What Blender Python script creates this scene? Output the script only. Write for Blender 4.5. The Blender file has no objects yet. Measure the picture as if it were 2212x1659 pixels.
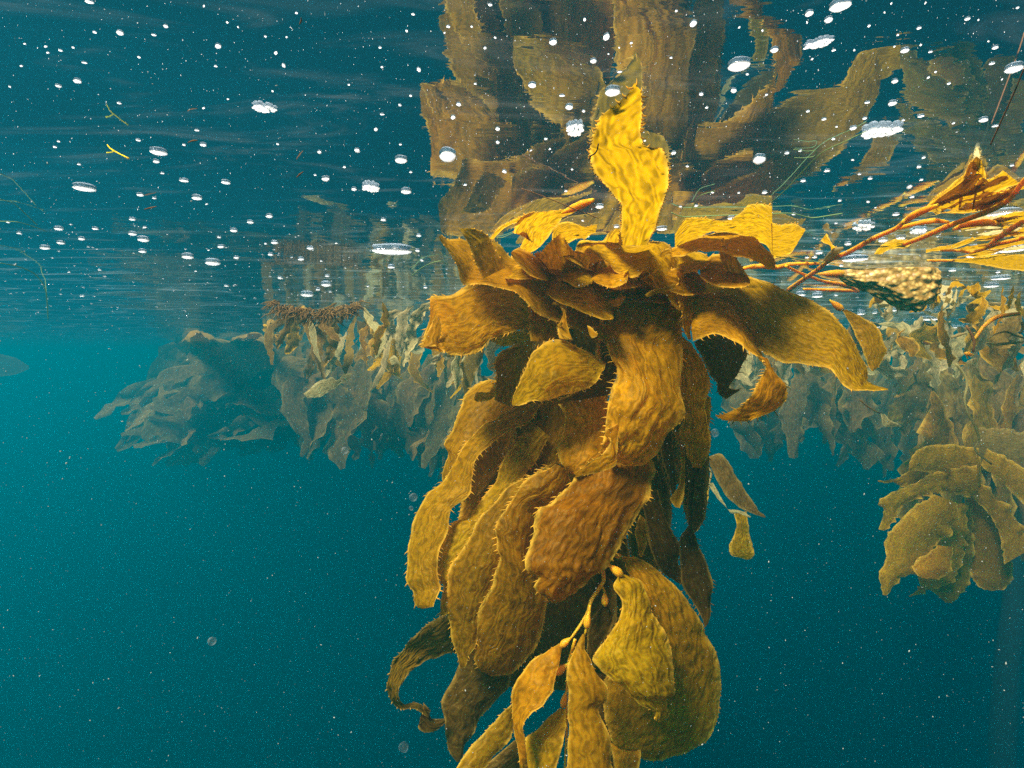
import bpy, math, random
import numpy as np
from mathutils import Vector, Matrix, noise, Euler

random.seed(7)
rng = np.random.default_rng(7)
scene = bpy.context.scene
COL = scene.collection

# ------------------------------------------------------------------ camera
F = 1229.0                      # focal length in measuring units (photo measured as 2212 x 1659)
CX, CY = 1106.0, 829.5
H = 0.234                       # depth of the camera under the water surface (surface is z = 0)
PITCH = math.atan((829.5 - 760.0) / F)
cam_data = bpy.data.cameras.new("camera")
cam_data.sensor_width = 36.0
cam_data.lens = 36.0 * F / 2212.0
cam_data.clip_start = 0.01
cam_data.clip_end = 300.0
cam = bpy.data.objects.new("camera", cam_data)
COL.objects.link(cam)
cam.location = (0, 0, -H)
cam.rotation_euler = (math.radians(90) - PITCH, 0, 0)
scene.camera = cam

# ------------------------------------------------------------------ sky + sun
SUN_EL = math.radians(51)
SUN_AZ = math.radians(-138)      # measured from +Y (view direction), negative = to the left
world = bpy.data.worlds.new("World")
scene.world = world
world.use_nodes = True
wn = world.node_tree.nodes
wl = world.node_tree.links
wn.clear()
sky = wn.new('ShaderNodeTexSky')
sky.sky_type = 'NISHITA'
sky.sun_disc = False
sky.sun_elevation = SUN_EL
sky.sun_rotation = SUN_AZ
bg = wn.new('ShaderNodeBackground')
bg.inputs['Strength'].default_value = 0.11
wo = wn.new('ShaderNodeOutputWorld')
wl.new(sky.outputs[0], bg.inputs['Color'])
wl.new(bg.outputs[0], wo.inputs['Surface'])
sun_data = bpy.data.lights.new("sun", 'SUN')
sun_data.energy = 5.0
sun_data.angle = math.radians(16)
sun_data.color = (1.0, 0.93, 0.78)
sun = bpy.data.objects.new("sun", sun_data)
COL.objects.link(sun)
sd = Vector((math.sin(SUN_AZ) * math.cos(SUN_EL), math.cos(SUN_AZ) * math.cos(SUN_EL), math.sin(SUN_EL)))
sun.rotation_euler = sd.to_track_quat('Z', 'Y').to_euler()
sun.location = sd * 20

scene.view_settings.view_transform = 'Standard'
scene.view_settings.look = 'None'
scene.view_settings.exposure = 1.55
scene.view_settings.gamma = 1.0
cy = scene.cycles
cy.use_denoising = False
cy.max_bounces = 8
cy.diffuse_bounces = 3
cy.glossy_bounces = 3
cy.transmission_bounces = 5
cy.transparent_max_bounces = 12
cy.volume_bounces = 1
cy.caustics_reflective = False
cy.caustics_refractive = False
cy.sample_clamp_indirect = 4.0

# ------------------------------------------------------------------ measuring helpers
CAMM = Matrix.Translation((0, 0, -H)) @ Euler((math.radians(90) - PITCH, 0, 0)).to_matrix().to_4x4()
R3 = np.array(CAMM.to_3x3())
FRAMES = {0: (0, 0, 1), 1: (864, 108, .3174), 2: (864, 594, .3174), 3: (810, 1080, .3489), 4: (1458, 108, .3582),
          5: (1458, 594, .4558), 6: (1026.1, 486, .1953), 7: (1620.1, 378, .2676), 8: (1782.1, 648, .1953)}


def E(f, pts):
    ox, oy, s = FRAMES[f]
    return [(ox + s * x, oy + s * y) for x, y in pts]


def rays(px, py):
    """unit-depth rays (world) for measured positions"""
    px = np.asarray(px, float); py = np.asarray(py, float)
    c = np.stack([(px - CX) / F, (CY - py) / F, -np.ones_like(px)], -1)
    return c @ R3.T


CAMP = np.array([0, 0, -H])


def surf_depth(px, py, margin=0.0):
    r = rays(px, py)
    rz = r[..., 2]
    return np.where(rz > 1e-4, (H - margin) / np.maximum(rz, 1e-4), 1e3)


def at(px, py, d):
    """a point in the water: measured position + distance (negative = share of the distance to the surface)"""
    if d < 0:
        d = -d * float(surf_depth(px, py))
    d = min(d, float(surf_depth(px, py, 0.004)))
    return CAMP + rays(px, py) * d


def catmull(pts, n, chord=True):
    p = np.asarray(pts, float)
    if len(p) == 2:
        t = np.linspace(0, 1, n)[:, None]
        return p[0] * (1 - t) + p[1] * t
    seg = np.linalg.norm(np.diff(p, axis=0), axis=1)
    s = np.concatenate([[0], np.cumsum(seg)])
    q = np.linspace(0, s[-1], n)
    pe = np.vstack([2 * p[0] - p[1], p, 2 * p[-1] - p[-2]])
    out = np.zeros((n, p.shape[1]))
    idx = np.clip(np.searchsorted(s, q, side='right') - 1, 0, len(seg) - 1)
    for k in range(n):
        i = idx[k]
        t = (q[k] - s[i]) / max(seg[i], 1e-9)
        p0, p1, p2, p3 = pe[i], pe[i + 1], pe[i + 2], pe[i + 3]
        m1 = (p2 - p0) * 0.4
        m2 = (p3 - p1) * 0.4
        h00 = 2 * t**3 - 3 * t**2 + 1; h10 = t**3 - 2 * t**2 + t
        h01 = -2 * t**3 + 3 * t**2; h11 = t**3 - t**2
        out[k] = h00 * p1 + h10 * m1 + h01 * p2 + h11 * m2
    return out


def interp_list(v, n):
    v = np.atleast_1d(np.asarray(v, float))
    if len(v) == 1:
        return np.full(n, v[0])
    return np.interp(np.linspace(0, 1, n), np.linspace(0, 1, len(v)), v)


# ------------------------------------------------------------------ materials
def newmat(name):
    m = bpy.data.materials.new(name)
    m.use_nodes = True
    nt = m.node_tree
    nt.nodes.clear()
    out = nt.nodes.new('ShaderNodeOutputMaterial')
    return m, nt, out


def kelp_material(name, c_dark, c_light, c_trans, c_edge, gloss=0.006, bump=0.42, scale=1.0, trans=0.6):
    m, nt, out = newmat(name)
    N = nt.nodes.new
    L = nt.links.new
    tc = N('ShaderNodeTexCoord')
    inf = N('ShaderNodeObjectInfo')
    n1 = N('ShaderNodeTexNoise'); n1.inputs['Scale'].default_value = 14; n1.inputs['Detail'].default_value = 5
    n1.inputs['Roughness'].default_value = 0.65
    L(tc.outputs['Object'], n1.inputs['Vector'])
    rmp = N('ShaderNodeValToRGB')
    rmp.color_ramp.elements[0].position = 0.3; rmp.color_ramp.elements[0].color = (*c_dark, 1)
    rmp.color_ramp.elements[1].position = 0.72; rmp.color_ramp.elements[1].color = (*c_light, 1)
    L(n1.outputs['Fac'], rmp.inputs['Fac'])
    # small pale speckles of grit / growth on the blade
    n2 = N('ShaderNodeTexVoronoi'); n2.inputs['Scale'].default_value = 95
    L(tc.outputs['Object'], n2.inputs['Vector'])
    sp = N('ShaderNodeMath'); sp.operation = 'LESS_THAN'; sp.inputs[1].default_value = 0.13
    L(n2.outputs['Distance'], sp.inputs[0])
    n3 = N('ShaderNodeTexNoise'); n3.inputs['Scale'].default_value = 9
    L(tc.outputs['Object'], n3.inputs['Vector'])
    gt = N('ShaderNodeMath'); gt.operation = 'GREATER_THAN'; gt.inputs[1].default_value = 0.56
    L(n3.outputs['Fac'], gt.inputs[0])
    mul = N('ShaderNodeMath'); mul.operation = 'MULTIPLY'
    L(sp.outputs[0], mul.inputs[0]); L(gt.outputs[0], mul.inputs[1])
    mul2 = N('ShaderNodeMath'); mul2.operation = 'MULTIPLY'; mul2.inputs[1].default_value = 0.4
    L(mul.outputs[0], mul2.inputs[0])
    mx0 = N('ShaderNodeMixRGB'); mx0.inputs[2].default_value = (0.60, 0.42, 0.08, 1)
    L(mul2.outputs[0], mx0.inputs[0]); L(rmp.outputs[0], mx0.inputs[1])
    hsv = N('ShaderNodeHueSaturation')
    mr = N('ShaderNodeMapRange'); mr.inputs['To Min'].default_value = 0.488; mr.inputs['To Max'].default_value = 0.512
    L(inf.outputs['Random'], mr.inputs['Value']); L(mr.outputs[0], hsv.inputs['Hue'])
    mr2 = N('ShaderNodeMapRange'); mr2.inputs['To Min'].default_value = 0.72; mr2.inputs['To Max'].default_value = 1.15
    mth = N('ShaderNodeMath'); mth.operation = 'FRACT'
    mm = N('ShaderNodeMath'); mm.operation = 'MULTIPLY'; mm.inputs[1].default_value = 7.31
    L(inf.outputs['Random'], mm.inputs[0]); L(mm.outputs[0], mth.inputs[0]); L(mth.outputs[0], mr2.inputs['Value'])
    L(mr2.outputs[0], hsv.inputs['Value']); L(mx0.outputs[0], hsv.inputs['Color'])
    att = N('ShaderNodeAttribute'); att.attribute_name = 'edge'
    mx = N('ShaderNodeMixRGB'); mx.inputs[2].default_value = (*c_edge, 1)
    L(att.outputs['Fac'], mx.inputs[0]); L(hsv.outputs[0], mx.inputs[1])
    # fine wrinkles in the blade's own surface space (across, along): relief and thickness
    auv = N('ShaderNodeAttribute'); auv.attribute_name = 'blade_uv'
    sx = N('ShaderNodeSeparateXYZ'); L(auv.outputs['Vector'], sx.inputs[0])
    mp = N('ShaderNodeMapping'); mp.inputs['Scale'].default_value = (46 * scale, 30 * scale, 1)
    L(auv.outputs['Vector'], mp.inputs['Vector'])
    nw = N('ShaderNodeTexNoise'); nw.inputs['Scale'].default_value = 1.0; nw.inputs['Detail'].default_value = 1.5
    L(mp.outputs[0], nw.inputs['Vector'])
    a1 = N('ShaderNodeMath'); a1.operation = 'MULTIPLY'; a1.inputs[1].default_value = 2 * math.pi / 0.0125 * scale
    L(sx.outputs['X'], a1.inputs[0])
    a2 = N('ShaderNodeMath'); a2.operation = 'MULTIPLY'; a2.inputs[1].default_value = 24.0
    L(nw.outputs['Fac'], a2.inputs[0])
    a3 = N('ShaderNodeMath'); a3.operation = 'ADD'; L(a1.outputs[0], a3.inputs[0]); L(a2.outputs[0], a3.inputs[1])
    a4 = N('ShaderNodeMath'); a4.operation = 'SINE'; L(a3.outputs[0], a4.inputs[0])
    mp2 = N('ShaderNodeMapping'); mp2.inputs['Scale'].default_value = (95 * scale, 80 * scale, 1)
    L(auv.outputs['Vector'], mp2.inputs['Vector'])
    n5 = N('ShaderNodeTexNoise'); n5.inputs['Scale'].default_value = 1.0; n5.inputs['Detail'].default_value = 1.0
    L(mp2.outputs[0], n5.inputs['Vector'])
    a5 = N('ShaderNodeMath'); a5.operation = 'MULTIPLY'; a5.inputs[1].default_value = 0.16; L(a4.outputs[0], a5.inputs[0])
    nb = N('ShaderNodeMath'); nb.operation = 'ADD'; L(a5.outputs[0], nb.inputs[0]); L(n5.outputs['Fac'], nb.inputs[1])
    bp = N('ShaderNodeBump'); bp.inputs['Strength'].default_value = bump; bp.inputs['Distance'].default_value = 0.007
    L(nb.outputs[0], bp.inputs['Height'])
    mb = N('ShaderNodeMapRange'); mb.inputs['To Min'].default_value = bump * .45; mb.inputs['To Max'].default_value = bump * 1.1
    L(inf.outputs['Random'], mb.inputs['Value']); L(mb.outputs[0], bp.inputs['Strength'])
    thick = N('ShaderNodeMapRange'); thick.inputs['From Min'].default_value = 0.25; thick.inputs['From Max'].default_value = 0.65
    thick.inputs['To Min'].default_value = 0.52; thick.inputs['To Max'].default_value = 1.08
    L(nb.outputs[0], thick.inputs['Value'])
    df = N('ShaderNodeBsdfDiffuse'); 
    th2 = N('ShaderNodeMapRange'); th2.inputs['From Min'].default_value = 0.25; th2.inputs['From Max'].default_value = 0.65
    th2.inputs['To Min'].default_value = 0.6; th2.inputs['To Max'].default_value = 1.05
    L(nb.outputs[0], th2.inputs['Value'])
    dsc = N('ShaderNodeVectorMath'); dsc.operation = 'SCALE'
    L(mx.outputs[0], dsc.inputs[0]); L(th2.outputs[0], dsc.inputs['Scale']); L(dsc.outputs[0], df.inputs['Color'])
    L(bp.outputs[0], df.inputs['Normal'])
    tr = N('ShaderNodeBsdfTranslucent'); L(bp.outputs[0], tr.inputs['Normal'])
    mt = N('ShaderNodeMixRGB'); mt.blend_type = 'MIX'; mt.inputs[2].default_value = (*c_edge, 1)
    mt2 = N('ShaderNodeMixRGB'); mt2.inputs[0].default_value = 0.35; mt2.inputs[1].default_value = (*c_trans, 1)
    L(hsv.outputs[0], mt2.inputs[2])
    L(att.outputs['Fac'], mt.inputs[0]); L(mt2.outputs[0], mt.inputs[1]); 
    mth3 = N('ShaderNodeVectorMath'); mth3.operation = 'SCALE'
    L(mt.outputs[0], mth3.inputs[0]); L(thick.outputs[0], mth3.inputs['Scale']); L(mth3.outputs[0], tr.inputs['Color'])
    ms = N('ShaderNodeMixShader'); ms.inputs[0].default_value = trans
    L(df.outputs[0], ms.inputs[1]); L(tr.outputs[0], ms.inputs[2])
    gl = N('ShaderNodeBsdfGlossy'); gl.inputs['Roughness'].default_value = 0.5; L(bp.outputs[0], gl.inputs['Normal'])
    gl.inputs['Color'].default_value = (1, .75, .3, 1)
    ms2 = N('ShaderNodeMixShader'); ms2.inputs[0].default_value = gloss
    L(ms.outputs[0], ms2.inputs[1]); L(gl.outputs[0], ms2.inputs[2])
    L(ms2.outputs[0], out.inputs['Surface'])
    return m


EDGE = (0.86, 0.50, 0.05)  # paler thin margins and spines, their lit rim partly put into the colour
M = {}
M['amber'] = kelp_material('amber_kelp', (0.30, 0.130, 0.001), (0.60, 0.275, 0.0015), (0.95, 0.45, 0.001), EDGE)
M['olive'] = kelp_material('olive_kelp', (0.26, 0.130, 0.001), (0.48, 0.250, 0.002), (0.90, 0.50, 0.001), EDGE)
M['bright'] = kelp_material('bright_kelp', (0.44, 0.215, 0.001), (0.58, 0.300, 0.002), (0.62, 0.33, 0.001), EDGE, bump=.4, trans=.6)
M['shaded'] = kelp_material('shaded_kelp', (0.18, 0.076, 0.001), (0.36, 0.155, 0.0015), (0.66, 0.29, 0.001), EDGE)  # darker amber copy: shade of lower and inner blades put into the colour
M['brown'] = kelp_material('brown_shaded_kelp', (0.085, 0.045, 0.005), (0.16, 0.085, 0.008), (0.34, 0.17, 0.006), (.5, .3, .05))  # brown kelp; inner and rear blades have their shade put into this colour
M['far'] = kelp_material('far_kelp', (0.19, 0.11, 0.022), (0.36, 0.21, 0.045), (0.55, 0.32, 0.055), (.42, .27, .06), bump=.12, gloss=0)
M['pale'] = kelp_material('pale_kelp', (0.42, 0.33, 0.13), (0.6, 0.48, 0.2), (0.75, 0.58, 0.22), (.75, .6, .25), bump=.3, gloss=0)
def stipe_material():
    m, nt, out = newmat('kelp_stipe')
    N = nt.nodes.new; L = nt.links.new
    tc = N('ShaderNodeTexCoord')
    n = N('ShaderNodeTexNoise'); n.inputs['Scale'].default_value = 60; n.inputs['Detail'].default_value = 3
    L(tc.outputs['Object'], n.inputs['Vector'])
    r = N('ShaderNodeValToRGB')
    r.color_ramp.elements[0].color = (0.38, 0.155, 0.004, 1); r.color_ramp.elements[0].position = .35
    r.color_ramp.elements[1].color = (0.55, 0.25, 0.006, 1); r.color_ramp.elements[1].position = .7
    L(n.outputs['Fac'], r.inputs['Fac'])
    p = N('ShaderNodeBsdfPrincipled'); p.inputs['Roughness'].default_value = .5; p.inputs['Specular IOR Level'].default_value = .15
    p.inputs['Subsurface Weight'].default_value = 1.0; p.inputs['Subsurface Radius'].default_value = (1, .55, .08); p.inputs['Subsurface Scale'].default_value = .03
    L(r.outputs[0], p.inputs['Base Color'])
    bp = N('ShaderNodeBump'); bp.inputs['Strength'].default_value = .25; bp.inputs['Distance'].default_value = .004
    L(n.outputs['Fac'], bp.inputs['Height']); L(bp.outputs[0], p.inputs['Normal'])
    L(p.outputs[0], out.inputs['Surface'])
    return m


M['stipe'] = stipe_material()
M['tuft'] = kelp_material('red_tuft', (0.17, 0.08, 0.03), (0.30, 0.16, 0.05), (0.45, 0.25, 0.07), (.4, .25, .1), trans=.35)


def simple_mat(name, col, trans=0.0, rough=0.5, gloss=0.0):
    m, nt, out = newmat(name)
    N = nt.nodes.new; L = nt.links.new
    nz = N('ShaderNodeTexNoise'); nz.inputs['Scale'].default_value = 400
    mx = N('ShaderNodeMixRGB'); mx.inputs[1].default_value = (*col, 1)
    mx.inputs[2].default_value = (*[c * .8 for c in col], 1)
    L(nz.outputs['Fac'], mx.inputs[0])
    d = N('ShaderNodeBsdfDiffuse'); L(mx.outputs[0], d.inputs['Color'])
    t = N('ShaderNodeBsdfTranslucent'); L(mx.outputs[0], t.inputs['Color'])
    a = N('ShaderNodeMixShader'); a.inputs[0].default_value = trans
    L(d.outputs[0], a.inputs[1]); L(t.outputs[0], a.inputs[2])
    g = N('ShaderNodeBsdfGlossy'); g.inputs['Roughness'].default_value = rough
    b = N('ShaderNodeMixShader'); b.inputs[0].default_value = gloss
    L(a.outputs[0], b.inputs[1]); L(g.outputs[0], b.inputs[2])
    L(b.outputs[0], out.inputs['Surface'])
    return m


M['shade'] = simple_mat('shaded_stipe', (0.03, 0.028, 0.02))  # near black puts the far stipe's unlit look into its colour
def bubble_material():
    m, nt, out = newmat('white_bubble')
    N = nt.nodes.new; L = nt.links.new
    t = N('ShaderNodeBsdfTranslucent'); t.inputs['Color'].default_value = (0.98, 0.98, 0.97, 1)
    g = N('ShaderNodeBsdfGlossy'); g.inputs['Roughness'].default_value = 0.04; g.inputs['Color'].default_value = (.9, .95, 1, 1)
    lw = N('ShaderNodeLayerWeight'); lw.inputs['Blend'].default_value = 0.5
    r = N('ShaderNodeMapRange'); r.interpolation_type = 'SMOOTHSTEP'; r.inputs['From Min'].default_value = .45; r.inputs['From Max'].default_value = .95
    r.inputs['To Min'].default_value = .04; r.inputs['To Max'].default_value = .9
    L(lw.outputs['Facing'], r.inputs['Value'])
    ms = N('ShaderNodeMixShader'); L(r.outputs[0], ms.inputs[0]); L(t.outputs[0], ms.inputs[1]); L(g.outputs[0], ms.inputs[2])
    L(ms.outputs[0], out.inputs['Surface'])
    return m


M['bubble'] = bubble_material()
M['fleck'] = simple_mat('pale_fleck', (0.5, 0.52, 0.45), trans=0.5)
M['thread_green'] = simple_mat('green_thread', (0.30, 0.42, 0.16), trans=0.4)
M['thread_orange'] = simple_mat('orange_thread', (0.45, 0.20, 0.08), trans=0.3)
M['thread_black'] = simple_mat('black_thread', (0.02, 0.018, 0.015))


def crust_material():
    m, nt, out = newmat('knobbly_crust')
    N = nt.nodes.new; L = nt.links.new
    tc = N('ShaderNodeTexCoord')
    v = N('ShaderNodeTexVoronoi'); v.inputs['Scale'].default_value = 75
    L(tc.outputs['Object'], v.inputs['Vector'])
    r = N('ShaderNodeValToRGB')
    r.color_ramp.elements[0].position = 0.15; r.color_ramp.elements[0].color = (0.60, 0.39, 0.10, 1)
    r.color_ramp.elements[1].position = 0.6; r.color_ramp.elements[1].color = (0.26, 0.14, 0.02, 1)
    L(v.outputs['Distance'], r.inputs['Fac'])
    bp = N('ShaderNodeBump'); bp.inputs['Strength'].default_value = 0.8; bp.inputs['Distance'].default_value = 0.004
    bp.invert = True
    L(v.outputs['Distance'], bp.inputs['Height'])
    p = N('ShaderNodeBsdfPrincipled'); p.inputs['Roughness'].default_value = 0.45
    L(r.outputs[0], p.inputs['Base Color']); L(bp.outputs[0], p.inputs['Normal'])
    L(p.outputs[0], out.inputs['Surface'])
    return m


M['crust'] = crust_material()


def water_material():
    """underside of the sea surface: clear for steep rays, a mirror for grazing ones (total internal reflection)"""
    m, nt, out = newmat('sea_surface')
    N = nt.nodes.new; L = nt.links.new
    geo = N('ShaderNodeNewGeometry')
    tc = N('ShaderNodeTexCoord')
    mp = N('ShaderNodeMapping'); mp.inputs['Scale'].default_value = (7, 16, 1)
    L(tc.outputs['Object'], mp.inputs['Vector'])
    n = N('ShaderNodeTexNoise'); n.inputs['Scale'].default_value = 1.0; n.inputs['Detail'].default_value = 4
    n.inputs['Roughness'].default_value = 0.45; n.inputs['Distortion'].default_value = 0.6
    L(mp.outputs[0], n.inputs['Vector'])
    bp = N('ShaderNodeBump'); bp.inputs['Distance'].default_value = 0.005
    L(n.outputs['Fac'], bp.inputs['Height'])
    # ripples freshen in a patch on the right, the rest is nearly glassy
    sx = N('ShaderNodeSeparateXYZ'); L(tc.outputs['Object'], sx.inputs[0])
    rx = N('ShaderNodeMapRange'); rx.interpolation_type = 'SMOOTHSTEP'; rx.inputs['From Min'].default_value = .15; rx.inputs['From Max'].default_value = .9
    L(sx.outputs['X'], rx.inputs['Value'])
    ry = N('ShaderNodeMapRange'); ry.interpolation_type = 'SMOOTHSTEP'; ry.inputs['From Min'].default_value = .5; ry.inputs['From Max'].default_value = 1.1
    L(sx.outputs['Y'], ry.inputs['Value'])
    rr = N('ShaderNodeMath'); rr.operation = 'MULTIPLY'; L(rx.outputs[0], rr.inputs[0]); L(ry.outputs[0], rr.inputs[1])
    rs = N('ShaderNodeMapRange'); rs.inputs['To Min'].default_value = .12; rs.inputs['To Max'].default_value = .55
    fy = N('ShaderNodeMapRange'); fy.interpolation_type = 'SMOOTHSTEP'; fy.inputs['From Min'].default_value = .7; fy.inputs['From Max'].default_value = 2.0
    fy.inputs['To Max'].default_value = .35
    L(sx.outputs['Y'], fy.inputs['Value'])
    rm = N('ShaderNodeMath'); rm.operation = 'MAXIMUM'; L(rr.outputs[0], rm.inputs[0]); L(fy.outputs[0], rm.inputs[1])
    L(rm.outputs[0], rs.inputs['Value']); L(rs.outputs[0], bp.inputs['Strength'])
    dot = N('ShaderNodeVectorMath'); dot.operation = 'DOT_PRODUCT'
    L(bp.outputs[0], dot.inputs[0]); L(geo.outputs['Incoming'], dot.inputs[1])
    ab = N('ShaderNodeMath'); ab.operation = 'ABSOLUTE'; L(dot.outputs['Value'], ab.inputs[0])
    mr = N('ShaderNodeMapRange'); mr.interpolation_type = 'SMOOTHSTEP'
    mr.inputs['From Min'].default_value = 0.60; mr.inputs['From Max'].default_value = 0.74
    L(ab.outputs[0], mr.inputs['Value'])
    gl = N('ShaderNodeBsdfGlossy'); gl.inputs['Roughness'].default_value = 0.015
    gl.inputs['Color'].default_value = (0.45, 0.52, 0.61, 1)
    L(bp.outputs[0], gl.inputs['Normal'])
    tr = N('ShaderNodeBsdfTransparent'); tr.inputs['Color'].default_value = (0.96, 0.97, 0.98, 1)
    veil = N('ShaderNodeBsdfTranslucent'); veil.inputs['Color'].default_value = (0.05, 0.40, 0.52, 1)  # added bluish veil: haze put into the surface colour to grey reflections
    # froth streaks along the ripples, also putting a silvery sheen into the colour
    mpf = N('ShaderNodeMapping'); mpf.inputs['Scale'].default_value = (3.2, 11, 1); mpf.inputs['Rotation'].default_value = (0, 0, .18)
    L(tc.outputs['Object'], mpf.inputs['Vector'])
    nf = N('ShaderNodeTexNoise'); nf.inputs['Scale'].default_value = 1.0; nf.inputs['Detail'].default_value = 5; nf.inputs['Distortion'].default_value = 1.6; nf.inputs['Roughness'].default_value = .62
    L(mpf.outputs[0], nf.inputs['Vector'])
    fr = N('ShaderNodeMapRange'); fr.interpolation_type = 'SMOOTHSTEP'; fr.inputs['From Min'].default_value = .5; fr.inputs['From Max'].default_value = .72
    L(nf.outputs['Fac'], fr.inputs['Value'])
    fa = N('ShaderNodeMapRange'); fa.inputs['To Min'].default_value = .012; fa.inputs['To Max'].default_value = .16
    L(rm.outputs[0], fa.inputs['Value'])
    fm = N('ShaderNodeMath'); fm.operation = 'MULTIPLY_ADD'; fm.inputs[2].default_value = .02
    L(fr.outputs[0], fm.inputs[0]); L(fa.outputs[0], fm.inputs[1])
    fcol = N('ShaderNodeMixRGB'); fcol.inputs[1].default_value = (0.05, 0.40, 0.52, 1); fcol.inputs[2].default_value = (0.5, 0.66, 0.66, 1)
    L(fr.outputs[0], fcol.inputs[0]); L(fcol.outputs[0], veil.inputs['Color'])
    mf = N('ShaderNodeMixShader'); L(fm.outputs[0], mf.inputs[0])
    L(gl.outputs[0], mf.inputs[1]); L(veil.outputs[0], mf.inputs[2])
    ms = N('ShaderNodeMixShader')
    L(mr.outputs[0], ms.inputs[0]); L(mf.outputs[0], ms.inputs[1]); L(tr.outputs[0], ms.inputs[2])
    L(ms.outputs[0], out.inputs['Surface'])
    return m


M['water'] = water_material()

# ------------------------------------------------------------------ object helpers


def tag(o, label=None, cat=None, group=None, kind=None):
    if label: o['label'] = label
    if cat: o['category'] = cat
    if group: o['group'] = group
    if kind: o['kind'] = kind
    return o


def empty(name, loc, label, cat, group=None):
    o = bpy.data.objects.new(name, None)
    o.empty_display_size = 0.02
    COL.objects.link(o)
    o.location = loc
    tag(o, label, cat, group)
    return o


def mesh_object(name, V, Fc, mat, parent=None, edge=None, smooth=True, loc=None):
    """V world positions; stored relative to the parent's origin (or LOC)"""
    V = np.asarray(V, float)
    base = np.array(parent['_base']) if parent is not None else (np.array(loc) if loc is not None else V.mean(0))
    me = bpy.data.meshes.new(name)
    me.from_pydata((V - base).tolist(), [], Fc)
    me.materials.append(mat)
    if smooth:
        me.polygons.foreach_set('use_smooth', np.ones(len(me.polygons), bool))
    if edge is not None:
        a = me.attributes.new('edge', 'FLOAT', 'POINT')
        a.data.foreach_set('value', np.asarray(edge, np.float32))
        a = me.attributes.new('blade_uv', 'FLOAT_VECTOR', 'POINT')
        a.data.foreach_set('vector', np.asarray(SHEET_UV, np.float32).reshape(-1))
    me.update()
    o = bpy.data.objects.new(name, me)
    COL.objects.link(o)
    if parent is not None:
        o.parent = parent
        o['_base'] = [0.0, 0.0, 0.0]
        o['_base'] = list(map(float, base))
    else:
        o.location = base
        o['_base'] = list(map(float, base))
    return o


def thing(name, loc, label, cat, group=None):
    o = empty(name, tuple(loc), label, cat, group)
    o['_base'] = list(map(float, loc))
    return o


def nz(x, y, z=0.0):
    return noise.noise(Vector((x, y, z)))


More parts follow.
